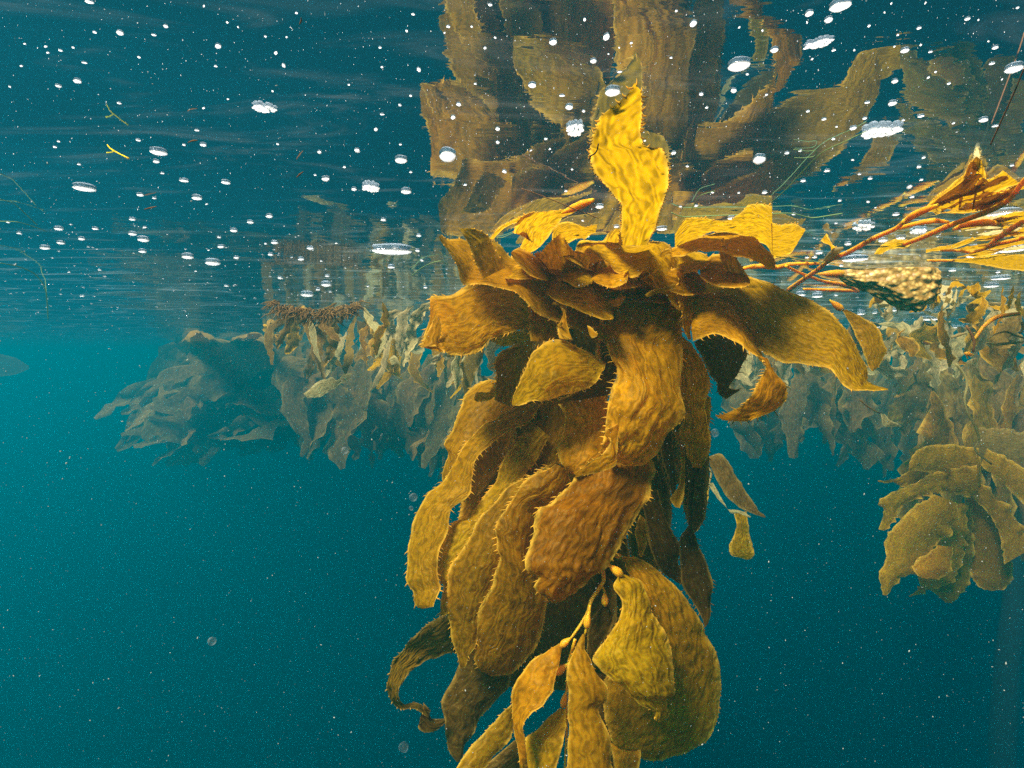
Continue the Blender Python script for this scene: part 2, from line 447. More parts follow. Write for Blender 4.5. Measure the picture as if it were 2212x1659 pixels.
def sheet(P, width, length, amp, seed, spine=0.0, jag=0.0, ruffle=0.0, ridge=0.012):
    """P (n,m,3) grid -> wrinkled blade with a ragged, spined margin: vertices, faces, edge values"""
    n, m, _ = P.shape
    # normals
    du = np.gradient(P, axis=0); dv = np.gradient(P, axis=1)
    nrm = np.cross(du, dv)
    nrm /= np.maximum(np.linalg.norm(nrm, axis=2, keepdims=True), 1e-9)
    side = dv / np.maximum(np.linalg.norm(dv, axis=2, keepdims=True), 1e-9)
    s = np.linspace(0, 1, m)
    wloc = np.linalg.norm(P[:, -1] - P[:, 0], axis=1)
    k = 2 * math.pi / ridge
    disp = np.zeros((n, m))
    for i in range(n):
        v = i / (n - 1) * length
        for j in range(m):
            u = (s[j] - .5) * wloc[i]
            wob = nz(u * 38, v * 20, seed) * 2.6 + nz(u * 90, v * 60, seed + 3) * 0.9
            r = math.sin(u * k + wob * 2.0 + v * 14)
            net = nz(u * 75, v * 42, seed + 9) * 1.5
            big = nz(u * 14, v * 9, seed + 5)
            disp[i, j] = amp * (0.40 * r * (0.5 + 0.5 * nz(u * 12, v * 7, seed + 21)) + 0.75 * net) + big * amp * 1.0
    e = np.abs(2 * s - 1)
    rough = np.zeros((n, m))
    if ruffle:
        for i in range(n):
            v = i / (n - 1) * length
            rough[i] = np.where(s < .5, nz(v * 24, seed, 1.7), nz(v * 24, seed, 8.1)) * ruffle * e**3
    env = np.minimum(1, np.minimum(np.arange(n), np.arange(n)[::-1]) / 3.0)[:, None]
    wfac = np.clip(wloc / 0.04, 0.1, 1)[:, None]
    P = P + nrm * ((disp * (1 - .5 * e**6)[None, :] + rough) * env * wfac)[..., None]
    if jag:
        for i in range(n):
            v = i / (n - 1) * length
            j1 = nz(v * 55, seed, 3.3) * jag + nz(v * 140, seed, 4.3) * jag * .5
            j2 = nz(v * 55, seed, 6.3) * jag + nz(v * 140, seed, 7.3) * jag * .5
            j1 -= max(0, nz(v * 16, seed, 11.3) - .38) * jag * 14
            j2 -= max(0, nz(v * 16, seed, 15.3) - .38) * jag * 14
            P[i] += side[i] * ((s**2 * j1 - (1 - s)**2 * j2) * float(env[i, 0]))[:, None]
    V = P.reshape(-1, 3)
    Fc = [(i * m + j, i * m + j + 1, (i + 1) * m + j + 1, (i + 1) * m + j) for i in range(n - 1) for j in range(m - 1)]
    ed = np.tile(np.clip((e - 0.86) / 0.14, 0, 1)**1.3 * .9, (n, 1)).reshape(-1)
    UV = [((s[j] - .5) * wloc[i], i / (n - 1) * length, seed) for i in range(n) for j in range(m)]
    V = list(map(tuple, V)); ed = list(ed)
    if spine:
        for col, sg in ((0, -1), (m - 1, 1)):
            path = P[:, col]
            seg = np.linalg.norm(np.diff(path, axis=0), axis=1)
            cs = np.concatenate([[0], np.cumsum(seg)])
            pos = 0.012 + random.random() * .01
            while pos < cs[-1] - 0.004:
                i = min(int(np.searchsorted(cs, pos)), n - 1)
                fr = (pos - cs[i - 1]) / max(seg[i - 1], 1e-9) if i > 0 else 0
                b = path[i - 1] * (1 - fr) + path[i] * fr
                tan = path[min(i + 1, n - 1)] - path[max(i - 2, 0)]
                tan = tan / max(np.linalg.norm(tan), 1e-9)
                out = side[i, col] * sg
                L = spine * random.uniform(.45, 1.25)
                d1 = out * .8 + tan * .45 + nrm[i, col] * random.uniform(-.55, .55)
                d1 /= np.linalg.norm(d1)
                d2 = d1 * .75 + tan * random.uniform(.0, .7) + nrm[i, col] * random.uniform(-.4, .4)
                d2 /= np.linalg.norm(d2)
                w = 0.0015
                a1 = tan * w; a2 = nrm[i, col] * w
                k0 = len(V)
                b0 = b - out * 0.001
                mid = b0 + d1 * L * .5
                tip = mid + d2 * L * .5
                for q in (0, 1, 2):
                    a = q * 2.094
                    V.append(tuple(b0 + a1 * math.cos(a) * 1.3 + a2 * math.sin(a)))
                for q in (0, 1, 2):
                    a = q * 2.094
                    V.append(tuple(mid + (a1 * math.cos(a) + a2 * math.sin(a)) * .65))
                V.append(tuple(tip))
                ed += [1.0] * 7
                UV += [UV[i * m + col]] * 7
                for q in (0, 1, 2):
                    q2 = (q + 1) % 3
                    Fc.append((k0 + q, k0 + q2, k0 + 3 + q2, k0 + 3 + q))
                    Fc.append((k0 + 3 + q, k0 + 3 + q2, k0 + 6))
                pos += random.uniform(.006, .018)
    SHEET_UV.clear(); SHEET_UV.extend(UV)
    return V, Fc, ed


SHEET_UV = []
SEED = [0.0]


def blade(parent, L, R, d, mat='amber', roll=0.0, bulge=0.02, amp=0.0028, spine=0.014, jag=0.0014, ruffle=0.008,
          res=5.0, name='blade', label=None, ridge=0.012, byrow=False):
    """a kelp blade between two measured margins, at its own distance, rolled and arched in depth"""
    SEED[0] += 17.37
    L = np.asarray(L, float); R = np.asarray(R, float)
    ll = np.linalg.norm(np.diff(L, axis=0), axis=1).sum(); lr = np.linalg.norm(np.diff(R, axis=0), axis=1).sum()
    n = int(np.clip(max(ll, lr) / res, 10, 120))
    a = catmull(L, n); b = catmull(R, n)
    if byrow:
        yy = np.linspace((L[0, 1] + R[0, 1]) / 2, (L[-1, 1] + R[-1, 1]) / 2, n)
        a = np.stack([np.interp(-yy, -L[:, 1], L[:, 0]), yy], -1); b = np.stack([np.interp(-yy, -R[:, 1], R[:, 0]), yy], -1)
    wpx = np.linalg.norm(a - b, axis=1)
    m = int(np.clip(wpx.max() / res, 5, 44))
    s = np.linspace(0, 1, m)[None, :]
    X = a[:, :1] * (1 - s) + b[:, :1] * s
    Y = a[:, 1:] * (1 - s) + b[:, 1:] * s
    dk = np.atleast_1d(np.asarray(d, float))
    sd_ = surf_depth(X, Y)
    tt = np.linspace(0, len(dk) - 1, n)
    D = np.zeros_like(X)
    for i in range(n):
        k = min(int(tt[i]), len(dk) - 2) if len(dk) > 1 else 0
        f = tt[i] - k if len(dk) > 1 else 0
        v0 = dk[k] if dk[k] > 0 else -dk[k] * sd_[i]
        k1 = min(k + 1, len(dk) - 1)
        v1 = dk[k1] if dk[k1] > 0 else -dk[k1] * sd_[i]
        D[i] = v0 * (1 - f) + v1 * f
    rl = interp_list(roll, n)[:, None]; bl = interp_list(bulge, n)[:, None] * .6
    wf = np.clip(wpx / 90, .1, 1)[:, None]
    D = D + rl * (s - .5) - bl * wf * (1 - (2 * s - 1)**2)
    lim = surf_depth(X, Y, 0.008)
    D = np.minimum(D, lim)
    P = CAMP + rays(X, Y) * D[..., None]
    dm = float(np.median(D))
    V, Fc, ed = sheet(P, wpx.max() * dm / F, max(ll, lr) * dm / F, amp, SEED[0], spine, jag, ruffle, ridge)
    V = np.array(V); V[:, 2] = np.minimum(V[:, 2], -0.003)
    o = mesh_object(name, V, Fc, M[mat], parent, ed)
    if label: o['label'] = label
    return o


def tube_geo(P, rad, sides=8):
    P = np.asarray(P, float); n = len(P)
    T = np.gradient(P, axis=0); T /= np.maximum(np.linalg.norm(T, axis=1, keepdims=True), 1e-9)
    up = np.array([0.31, 0.22, 0.92])
    V = []; Fc = []
    for i in range(n):
        a = np.cross(T[i], up); a /= max(np.linalg.norm(a), 1e-9)
        b = np.cross(T[i], a)
        for q in range(sides):
            an = 2 * math.pi * q / sides
            V.append(P[i] + (a * math.cos(an) + b * math.sin(an)) * rad[i])
    for i in range(n - 1):
        for q in range(sides):
            q2 = (q + 1) % sides
            Fc.append((i * sides + q, i * sides + q2, (i + 1) * sides + q2, (i + 1) * sides + q))
    Fc.append(tuple(range(sides))[::-1]); Fc.append(tuple((n - 1) * sides + q for q in range(sides)))
    return V, Fc


def tube(parent, pts, d, rpx, mat='stipe', name='stipe', label=None, sides=8, n=None):
    """round stipe, float or thread through measured positions; rpx = radii in measuring units"""
    pts = np.asarray(pts, float)
    if n is None:
        n = int(np.clip(np.linalg.norm(np.diff(pts, axis=0), axis=1).sum() / 7, 6, 60))
    p = catmull(pts, n)
    dd = interp_list(d, n) if np.all(np.atleast_1d(d) > 0) else None
    rr = interp_list(rpx, n)
    P = []; R_ = []
    dneg = interp_list(np.abs(np.atleast_1d(d)), n)
    for i in range(n):
        sdp = float(surf_depth(p[i, 0], p[i, 1]))
        di = dd[i] if dd is not None else dneg[i] * sdp
        rad = rr[i] * di / F
        di = min(di, float(surf_depth(p[i, 0], p[i, 1], min(rad + .002, H * .4))))
        P.append(CAMP + rays(p[i, 0], p[i, 1]) * di); R_.append(max(rad, 1e-5))
    V, Fc = tube_geo(P, R_, sides)
    o = mesh_object(name, V, Fc, M[mat], parent)
    if label: o['label'] = label
    return o


def bladder(parent, p0, p1, d, r, name='gas_bladder', mat='stipe'):
    """a swollen pear-shaped float between two measured points"""
    t = np.linspace(0, 1, 11)
    prof = np.interp(t, [0, .15, .45, .7, .9, 1], [.22, .35, .85, 1.0, .65, .2]) * r
    pts = [(p0[0] * (1 - a) + p1[0] * a, p0[1] * (1 - a) + p1[1] * a) for a in t]
    return tube(parent, pts, d, prof, mat, name, n=11, sides=10)


# ------------------------------------------------------------------ the setting: sea surface, water body, sea bed
def water_surface():
    def axis(lo, hi, n, k):
        u = np.linspace(math.asinh(lo * k), math.asinh(hi * k), n)
        return np.sinh(u) / k
    xs = axis(-70, 70, 240, 1.6)
    ys = axis(-12, 90, 260, 1.3)
    X, Y = np.meshgrid(xs, ys)
    Z = (0.0042 * np.sin(X * 2.1 + Y * 4.4 + .6) + 0.0014 * np.sin(-X * 5.3 + Y * 7.7 + 1.9) + 0.0011 * np.sin(X * 11 - Y * 14 + 1) + 0.0003 * np.sin(X * 13 + Y * 9 + 2.2)
         + 0.0002 * np.sin(-X * 8 + Y * 21 + .4) + 0.0001 * np.sin(X * 19 - Y * 17))
    V = np.stack([X, Y, Z], -1).reshape(-1, 3)
    n, m = X.shape
    Fc = [(i * m + j, i * m + j + 1, (i + 1) * m + j + 1, (i + 1) * m + j) for i in range(n - 1) for j in range(m - 1)]
    o = mesh_object('water_surface', V, Fc, M['water'], loc=(0, 0, 0))
    tag(o, kind='structure')


water_surface()


def haze_box():
    x0, x1, y0, y1, z0, z1 = -70.5, 70.5, -12.5, 90.5, -60.0, 0.03
    V = [(x, y, z) for z in (z0, z1) for y in (y0, y1) for x in (x0, x1)]
    Fc = [(0, 2, 3, 1), (4, 5, 7, 6), (0, 1, 5, 4), (2, 6, 7, 3), (0, 4, 6, 2), (1, 3, 7, 5)]
    m, nt, out = newmat('sea_water_haze')
    pv = nt.nodes.new('ShaderNodeVolumePrincipled')
    pv.inputs['Color'].default_value = (0.0015, 0.60, 0.73, 1)
    pv.inputs['Absorption Color'].default_value = (0, 0, 0, 1)
    pv.inputs['Density'].default_value = 0.108
    pv.inputs['Anisotropy'].default_value = 0.74
    nt.links.new(pv.outputs[0], out.inputs['Volume'])
    o = mesh_object('haze', V, Fc, m, smooth=False, loc=(0, 0, 0))
    tag(o, 'teal sea water filling the whole scene', 'haze', kind='stuff')


haze_box()

# ------------------------------------------------------------------ the big hanging kelp in the middle
K = thing('giant_kelp', at(1290, 560, 1.2), 'big golden brown kelp hanging in a thick cluster of frilled blades in the middle', 'kelp')
S = -0.93
# upright blade floating up under the surface, with a torn notch
blade(K, E(1, [(1490, 1330), (1505, 1150), (1500, 1040), (1420, 930), (1320, 830), (1288, 720), (1300, 600), (1360, 450), (1480, 360), (1560, 290), (1593, 228)]),
      E(1, [(1680, 1330), (1740, 1220), (1775, 1080), (1830, 920), (1828, 760), (1785, 676), (1715, 670), (1660, 662), (1640, 580), (1645, 400), (1645, 290), (1602, 226)]),
      [-.9, -.93, -.95, -.95], 'bright', bulge=.012, spine=.006, jag=.0012, ruffle=.002, label='upright bright yellow blade with a torn notch', amp=.0036, byrow=True)
# curled piece left of it
blade(K, E(1, [(1305, 1012), (1180, 1062), (1100, 1080), (900, 1100), (800, 1158), (778, 1240), (862, 1240), (830, 1310), (788, 1392)]),
      E(1, [(1305, 1036), (1180, 1100), (1110, 1132), (1060, 1205), (990, 1310), (950, 1350), (900, 1380), (860, 1392), (805, 1398)]),
      [-.96, -.95], 'bright', bulge=.01, spine=.004, label='curled yellow blade pointing at the surface')
blade(K, E(1, [(920, 1098), (780, 1148), (700, 1188), (650, 1230), (612, 1285)]), E(1, [(880, 1135), (790, 1178), (710, 1220), (660, 1260), (635, 1292)]),
      [-.95, -.95], 'bright', bulge=.004, spine=.004, ruffle=.002)
tube(K, E(1, [(1315, 1020), (1240, 1050), (1160, 1085), (1100, 1110)]), [-.93, -.93], [4, 9, 8, 2], 'stipe', 'gas_bladder')
# left shoulder blade with pale folded end
blade(K, E(1, [(1230, 1620), (1000, 1500), (900, 1408), (760, 1400), (680, 1340), (600, 1300), (520, 1300), (420, 1292), (330, 1300), (285, 1258)]),
      E(1, [(1180, 1900), (960, 1800), (820, 1690), (760, 1640), (560, 1600), (440, 1590), (395, 1510), (350, 1410), (310, 1330), (262, 1270)]),
      [1.15, 1.13, 1.10, 1.06], 'bright', roll=-.15, bulge=.03, spine=.007)
blade(K, E(1, [(560, 1560), (520, 1460), (470, 1330), (430, 1260), (400, 1215)]), E(1, [(720, 1480), (650, 1360), (615, 1280), (560, 1235), (492, 1212)]),
      [1.04, .99], 'bright', bulge=.01, spine=.004, label='pale tan folded blade end')
# big left blade
blade(K, E(2, [(960, 330), (890, 210), (800, 108), (650, 75), (500, 62), (330, 130), (212, 140), (205, 240), (180, 370), (135, 488)]),
      E(2, [(900, 400), (860, 370), (760, 390), (640, 430), (540, 520), (420, 545), (330, 538), (290, 520), (240, 490), (150, 495)]),
      [1.2, 1.12, 1.06, 1.04], 'amber', roll=-.13, bulge=.045, label='broad blade spread out to the left', ridge=.016, amp=.005)
blade(K, E(2, [(245, 270), (215, 330), (175, 410), (140, 488)]), E(2, [(275, 300), (285, 380), (262, 460), (300, 530)]), [1.0, .985], 'amber', bulge=.01, spine=.005)
blade(K, E(2, [(880, 390), (760, 380), (650, 410), (610, 440)]), E(2, [(880, 470), (800, 475), (700, 485), (620, 450)]), [1.2, 1.14], 'olive', bulge=.01)
# collar under the upright blade
blade(K, E(1, [(1150, 1560), (1195, 1440), (1215, 1310), (1400, 1288), (1600, 1318), (1750, 1300), (1860, 1350), (1930, 1470), (2000, 1650)]),
      E(1, [(1270, 1590), (1300, 1500), (1370, 1420), (1450, 1500), (1560, 1545), (1660, 1500), (1720, 1560), (1780, 1640), (1900, 1780)]),
      [1.18, 1.12, 1.11, 1.13], 'bright', bulge=.03, spine=.005, roll=-.14)
blade(K, E(1, [(930, 1490), (950, 1400), (1000, 1330), (1060, 1275), (1088, 1250)]), E(1, [(1290, 1490), (1250, 1420), (1180, 1370), (1130, 1300), (1098, 1252)]),
      [1.12, 1.02], 'bright', bulge=.02, spine=.005)
blade(K, E(1, [(1090, 1495), (1150, 1440), (1220, 1390), (1285, 1400)]), E(1, [(1230, 1560), (1270, 1510), (1290, 1460), (1292, 1410)]), [1.1, 1.04], 'bright', bulge=.01, spine=.005)
blade(K, E(1, [(1035, 1300), (1045, 1210), (1150, 1178), (1250, 1195), (1345, 1185)]), E(1, [(1080, 1380), (1120, 1330), (1200, 1290), (1260, 1290), (1330, 1245)]),
      [-.97, -.95], 'bright', bulge=.01, spine=.004)
blade(K, E(1, [(1380, 1300), (1420, 1260), (1470, 1215)]), E(1, [(1500, 1330), (1500, 1280), (1495, 1220)]), [-.95, -.93], 'bright', bulge=.01, spine=.003)
# right shoulder pieces
blade(K, E(4, [(0, 1110), (70, 1010), (200, 1025), (330, 1025), (400, 985), (450, 937), (585, 940)]),
      E(4, [(0, 1210), (100, 1160), (220, 1110), (330, 1100), (450, 1130), (540, 1180), (590, 1250)]), [-.96, -.93, -.95], 'bright', bulge=.02, spine=.005)
blade(K, E(4, [(578, 1035), (650, 1052), (720, 1062), (788, 1085)]), E(4, [(590, 1260), (640, 1250), (700, 1225), (742, 1160)]), [-.95, -.96], 'bright', bulge=.01, spine=.005)
blade(K, E(4, [(-20, 1195), (150, 1128), (330, 1085), (480, 1130), (565, 1210), (606, 1312)]), E(4, [(-20, 1250), (150, 1215), (330, 1235), (440, 1255), (520, 1292), (575, 1322)]),
      [1.1, 1.04, 1.0], 'bright', roll=-.1, bulge=.02, spine=.004)
blade(K, E(4, [(300, 1360), (270, 1230), (285, 1133)]), E(4, [(440, 1360), (360, 1240), (297, 1133)]), [1.08, 1.0], 'bright', bulge=.01, spine=.005)
# big right blade
blade(K, E(5, [(60, 80), (200, 22), (340, 0), (520, 70), (680, 130), (800, 230), (868, 340), (905, 430), (915, 505), (1010, 538)]),
      E(5, [(70, 110), (240, 120), (290, 190), (345, 290), (390, 350), (440, 385), (520, 420), (640, 430), (735, 440), (800, 510), (855, 546), (1008, 546)]),
      [1.22, 1.14, 1.06, .98], 'amber', roll=-.10, bulge=.035, label='broad dark blade sweeping right to a yellow tip', spine=.007)
blade(K, E(5, [(60, 70), (180, 88), (250, 100), (285, 150), (350, 240), (385, 330), (420, 400)]), E(5, [(85, 315), (150, 287), (220, 285), (290, 312), (335, 350), (385, 390), (425, 432)]),
      [1.14, 1.08, 1.02], 'amber', roll=-.12, bulge=.03)
blade(K, E(5, [(405, 385), (428, 440), (385, 520), (348, 600), (290, 640), (190, 660)]), E(5, [(440, 395), (480, 465), (538, 530), (528, 600), (455, 662), (340, 695), (245, 690), (195, 670)]),
      [1.02, .97, .95], 'amber', roll=[.0, .06, -.03], bulge=.015)
blade(K, E(5, [(90, 320), (150, 440), (200, 560), (240, 590)]), E(5, [(150, 280), (290, 290), (345, 370), (310, 440), (255, 530), (310, 545)]), [1.3, 1.25], 'brown', bulge=.02)  # dark brown puts this blade's shade into its colour
# second blade behind the right one with its own float
bb = blade(K, E(8, [(190, 110), (270, 250), (330, 380), (400, 520), (470, 700), (520, 790)]), E(8, [(240, 105), (400, 190), (560, 270), (650, 430), (690, 560), (600, 720), (530, 790)]),
           [1.28, 1.24], 'olive', bulge=.02, spine=.005, label='olive blade half hidden behind the broad one')
bladder(bb, E(8, [(50, 0)])[0], E(8, [(205, 120)])[0], 1.26, 8)
# centre front blades
blade(K, E(2, [(1560, 120), (1420, 320), (1290, 355), (1390, 470), (1440, 570), (1475, 640), (1450, 750), (1420, 850), (1400, 980), (1390, 1100), (1350, 1245)]),
      E(2, [(1860, 110), (1895, 250), (1930, 430), (1922, 560), (1912, 750), (1920, 960), (1860, 1060), (1780, 1170), (1660, 1292), (1500, 1290), (1430, 1270)]),
      [1.2, 1.08, 1.02, 1.03], 'amber', roll=[0, -.02, .06], bulge=[.03, .055, .03], label='broad front blade hanging down the centre', amp=.0052, ridge=.017)
blade(K, E(2, [(1480, 1010), (1380, 1080), (1440, 1120), (1370, 1230), (1310, 1262), (1200, 1342)]), E(2, [(1490, 1050), (1480, 1150), (1470, 1250), (1460, 1300), (1350, 1342), (1192, 1378)]),
      [1.0, .985, .99], 'amber', bulge=.01, spine=.006, label='folded pale lip at the foot of a blade')
blade(K, E(2, [(1075, 878), (1120, 960), (1110, 1080), (1080, 1200), (1092, 1290), (1180, 1355)]), E(2, [(1400, 820), (1440, 980), (1430, 1100), (1380, 1240), (1270, 1300), (1195, 1358)]),
      [1.12, 1.08, 1.06], 'amber', roll=-.03, bulge=.03)
# the cap blade, folded over so its upper face catches the light
blade(K, E(2, [(762, 884), (830, 700), (870, 610), (910, 530), (980, 460), (1090, 445), (1180, 470), (1280, 530), (1400, 600)]),
      E(2, [(775, 888), (870, 862), (960, 850), (1020, 838), (1080, 825), (1170, 802), (1290, 765), (1360, 690), (1398, 612)]),
      [1.05, 1.04, 1.03, 1.05, 1.09], 'olive', roll=-.07, bulge=[.01, .05, .08, .05, .01], label='blade folded like a cap with a bright top')
blade(K, E(2, [(1370, 540), (1330, 700), (1200, 780), (1080, 850)]), E(2, [(1450, 560), (1478, 650), (1430, 790), (1380, 860)]), [1.14, 1.12], 'brown', bulge=.02)
blade(K, E(2, [(880, 450), (700, 515), (640, 600), (660, 700), (640, 850)]), E(2, [(900, 480), (870, 600), (830, 690), (790, 790), (760, 900)]), [1.22, 1.16], 'shaded', roll=.04, bulge=.02)
blade(K, E(2, [(660, 720), (520, 740), (420, 860), (350, 1050), (300, 1150), (320, 1230), (288, 1400)]), E(2, [(800, 860), (740, 960), (620, 1060), (500, 1160), (430, 1260), (400, 1350), (370, 1420)]),
      [1.3, 1.26, 1.24], 'olive', roll=-.05, bulge=.03)
blade(K, E(2, [(670, 700), (610, 790), (520, 800), (505, 850)]), E(2, [(690, 760), (640, 830), (580, 860), (520, 862)]), [1.2, 1.16], 'olive', bulge=.005, spine=.004)
blade(K, E(2, [(900, 860), (650, 960), (470, 1110), (380, 1250), (290, 1400), (190, 1490)]) + E(3, [(310, 0), (250, 90), (215, 200), (208, 350), (190, 480), (230, 570), (245, 650), (290, 675)]),
      E(2, [(960, 880), (870, 1010), (740, 1060), (600, 1170), (510, 1270), (490, 1400), (470, 1500)]) + E(3, [(470, 60), (450, 200), (400, 300), (385, 430), (405, 540), (400, 560), (362, 660)]),
      [1.22, 1.19, 1.16, 1.12], 'olive', roll=-.04, bulge=.03, label='olive blade with a broken square tip')
blade(K, E(2, [(900, 1000), (740, 1200), (640, 1430)]) + E(3, [(600, 80), (500, 130), (430, 210), (390, 310), (370, 420), (380, 490), (430, 540), (405, 650), (400, 720)]),
      E(2, [(1020, 1100), (900, 1300)]) + E(3, [(760, 60), (700, 200), (600, 350), (520, 480), (490, 600), (470, 700)]), [1.21, 1.17, 1.13], 'olive', roll=-.02, bulge=.03)
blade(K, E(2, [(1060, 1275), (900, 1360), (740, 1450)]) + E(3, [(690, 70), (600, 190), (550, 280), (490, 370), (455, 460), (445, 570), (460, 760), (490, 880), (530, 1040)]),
      E(2, [(1120, 1300), (1050, 1450)]) + E(3, [(860, 150), (820, 300), (780, 450), (720, 600), (660, 750), (630, 880), (560, 1030)]), [1.14, 1.11, 1.12], 'shaded', roll=-.03, bulge=.035)
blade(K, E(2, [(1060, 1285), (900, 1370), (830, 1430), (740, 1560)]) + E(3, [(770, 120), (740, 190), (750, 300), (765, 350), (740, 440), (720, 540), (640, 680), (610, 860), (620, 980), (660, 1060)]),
      E(2, [(1150, 1330), (1160, 1430), (1080, 1560)]) + E(3, [(1000, 60), (1000, 200), (1000, 350), (1040, 520), (1060, 700), (1000, 900), (850, 1060), (720, 1092)]), [1.1, 1.08, 1.13], 'shaded', roll=.02, bulge=.04)
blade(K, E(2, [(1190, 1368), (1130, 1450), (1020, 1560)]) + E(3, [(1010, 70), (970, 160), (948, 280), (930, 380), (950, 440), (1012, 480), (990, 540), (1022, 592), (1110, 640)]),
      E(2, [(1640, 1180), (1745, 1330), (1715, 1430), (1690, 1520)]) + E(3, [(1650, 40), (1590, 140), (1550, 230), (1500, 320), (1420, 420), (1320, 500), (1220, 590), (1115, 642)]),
      [1.09, 1.03, 1.0, 1.0], 'shaded', roll=.02, bulge=.045, label='wide dark blade ending above the lower frond', amp=.005)
# right column
blade(K, E(2, [(1860, 380), (1910, 600), (1905, 800), (1925, 980), (1900, 1060), (1940, 1200), (1990, 1310)]), E(2, [(1985, 465), (2040, 540), (2090, 650), (2096, 800), (2080, 930), (2112, 1105), (2060, 1312)]),
      [1.2, 1.14, 1.13], 'amber', roll=.04, bulge=.02)
blade(K, E(2, [(2060, 840), (2040, 950), (2040, 1050), (2060, 1200)]), E(2, [(2115, 830), (2112, 950), (2105, 1100), (2090, 1250)]), [1.25, 1.22], 'olive', bulge=.01)
blade(K, E(2, [(1880, -20), (1890, 150), (1912, 300), (1960, 440)]), E(2, [(1965, -10), (1995, 150), (1990, 300), (1980, 440)]), [1.1, 1.08], 'amber', roll=.05, bulge=.01)
blade(K, E(2, [(1850, 1060), (1900, 1150), (1915, 1300), (1895, 1430), (1838, 1520), (1875, 1580)]), E(2, [(1895, 1070), (1935, 1180), (1942, 1330), (1935, 1480), (1905, 1585)]), [1.15, 1.1], 'amber', bulge=.008, spine=.006)
blade(K, E(2, [(1760, 1140), (1790, 1280), (1830, 1400), (1850, 1500)]), E(2, [(1860, 1070), (1860, 1200), (1880, 1330), (1880, 1480)]), [1.2, 1.2], 'brown', bulge=.01)
blade(K, E(2, [(1950, 1290), (1962, 1450), (1950, 1600)]) + E(3, [(1930, 60), (1940, 150), (1900, 210), (1885, 280), (1890, 380), (1900, 520), (1960, 620), (2030, 740), (2040, 792)]),
      E(2, [(2060, 1290), (2010, 1450), (1992, 1600)]) + E(3, [(1975, 60), (1968, 170), (2000, 250), (2030, 340), (2070, 430), (2092, 550), (2085, 680), (2060, 770)]), [1.2, 1.2, 1.2], 'brown', bulge=.02)
blade(K, E(3, [(1640, -60), (1680, 150), (1700, 300), (1760, 420), (1810, 470), (1870, 510)]), E(3, [(1750, -60), (1810, 140), (1880, 250), (1915, 325), (1885, 380), (1915, 530)]), [1.25, 1.22], 'brown', bulge=.02)
blade(K, E(3, [(1640, 90), (1610, 200), (1640, 355)]), E(3, [(1675, 120), (1692, 230), (1652, 355)]), [1.15, 1.12], 'amber', bulge=.01, spine=.005)
blade(K, E(3, [(470, 690), (340, 760), (200, 900), (110, 1010), (85, 1150), (110, 1250), (170, 1300), (260, 1306), (330, 1348)]),
      E(3, [(520, 955), (400, 970), (290, 1010), (190, 1090), (145, 1180), (160, 1248), (200, 1278), (280, 1262), (345, 1300)]), [1.26, 1.2, 1.15, 1.15], 'brown', roll=[0, .08, .02], bulge=.02, spine=.006,
      label='dark blade curled up like a hook')
blade(K, E(3, [(330, 1345), (300, 1260), (330, 1290), (345, 1350), (430, 1355)]), E(3, [(325, 1350), (268, 1400), (310, 1440), (380, 1430), (436, 1375)]), [1.15, 1.16], 'brown', bulge=.01, spine=.004, ruffle=.004)
blade(K, E(3, [(570, 880), (510, 1050), (450, 1170), (415, 1250), (430, 1380), (445, 1520), (505, 1622)]), E(3, [(850, 980), (830, 1150), (760, 1230), (650, 1350), (600, 1440), (570, 1530), (522, 1622)]),
      [1.2, 1.2, 1.18], 'brown', bulge=.03, spine=.005)
# inner blades closing the heart of the cluster; the brown ones carry its shade in their colour
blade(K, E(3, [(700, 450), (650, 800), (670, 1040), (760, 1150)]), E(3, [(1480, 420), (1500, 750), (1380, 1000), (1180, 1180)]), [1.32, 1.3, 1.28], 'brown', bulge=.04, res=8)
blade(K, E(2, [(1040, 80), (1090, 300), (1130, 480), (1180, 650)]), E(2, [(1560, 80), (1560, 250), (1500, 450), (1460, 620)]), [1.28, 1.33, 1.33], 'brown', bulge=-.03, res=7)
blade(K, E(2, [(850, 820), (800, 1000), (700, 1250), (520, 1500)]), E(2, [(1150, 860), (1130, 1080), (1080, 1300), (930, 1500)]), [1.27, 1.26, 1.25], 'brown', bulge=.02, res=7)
blade(K, E(1, [(900, 1500), (950, 1640), (1050, 1780), (1150, 1900)]), E(1, [(1500, 1440), (1560, 1600), (1520, 1760), (1500, 1900)]), [1.2, 1.25, 1.3], 'amber', bulge=-.03, res=7)
blade(K, E(2, [(870, 190), (880, 300), (890, 450)]), E(2, [(1075, 215), (1090, 330), (1120, 450)]), [1.13, 1.12], 'amber', roll=.05, bulge=.01)
blade(K, E(2, [(1070, 225), (1062, 330), (1085, 432)]), E(2, [(1102, 220), (1115, 330), (1172, 446)]), [1.1, 1.06], 'bright', bulge=.005, spine=.005)
blade(K, E(6, [(880, 740), (920, 690), (1040, 760), (1160, 800), (1290, 825)]), E(6, [(940, 820), (1060, 888), (1150, 870), (1230, 850), (1296, 832)]), [1.14, 1.12], 'bright', bulge=.01, spine=.003)
blade(K, E(6, [(1470, 810), (1520, 740), (1620, 650)]), E(6, [(1570, 810), (1640, 770), (1655, 700)]), [1.14, 1.13], 'olive', bulge=.005, spine=.003)
blade(K, E(6, [(1160, 930), (1250, 890), (1330, 880)]), E(6, [(1250, 970), (1350, 935), (1430, 930)]), [1.14, 1.13], 'bright', bulge=.005, spine=.003)
blade(K, E(6, [(1380, 590), (1370, 480), (1400, 380)]), E(6, [(1560, 555), (1480, 510), (1425, 390)]), [1.19, 1.17], 'bright', bulge=.005, spine=.003)
blade(K, E(2, [(1560, 60), (1540, 200), (1480, 330)]), E(2, [(1900, 60), (1890, 200), (1760, 360)]), [1.22, 1.2], 'amber', bulge=.02)
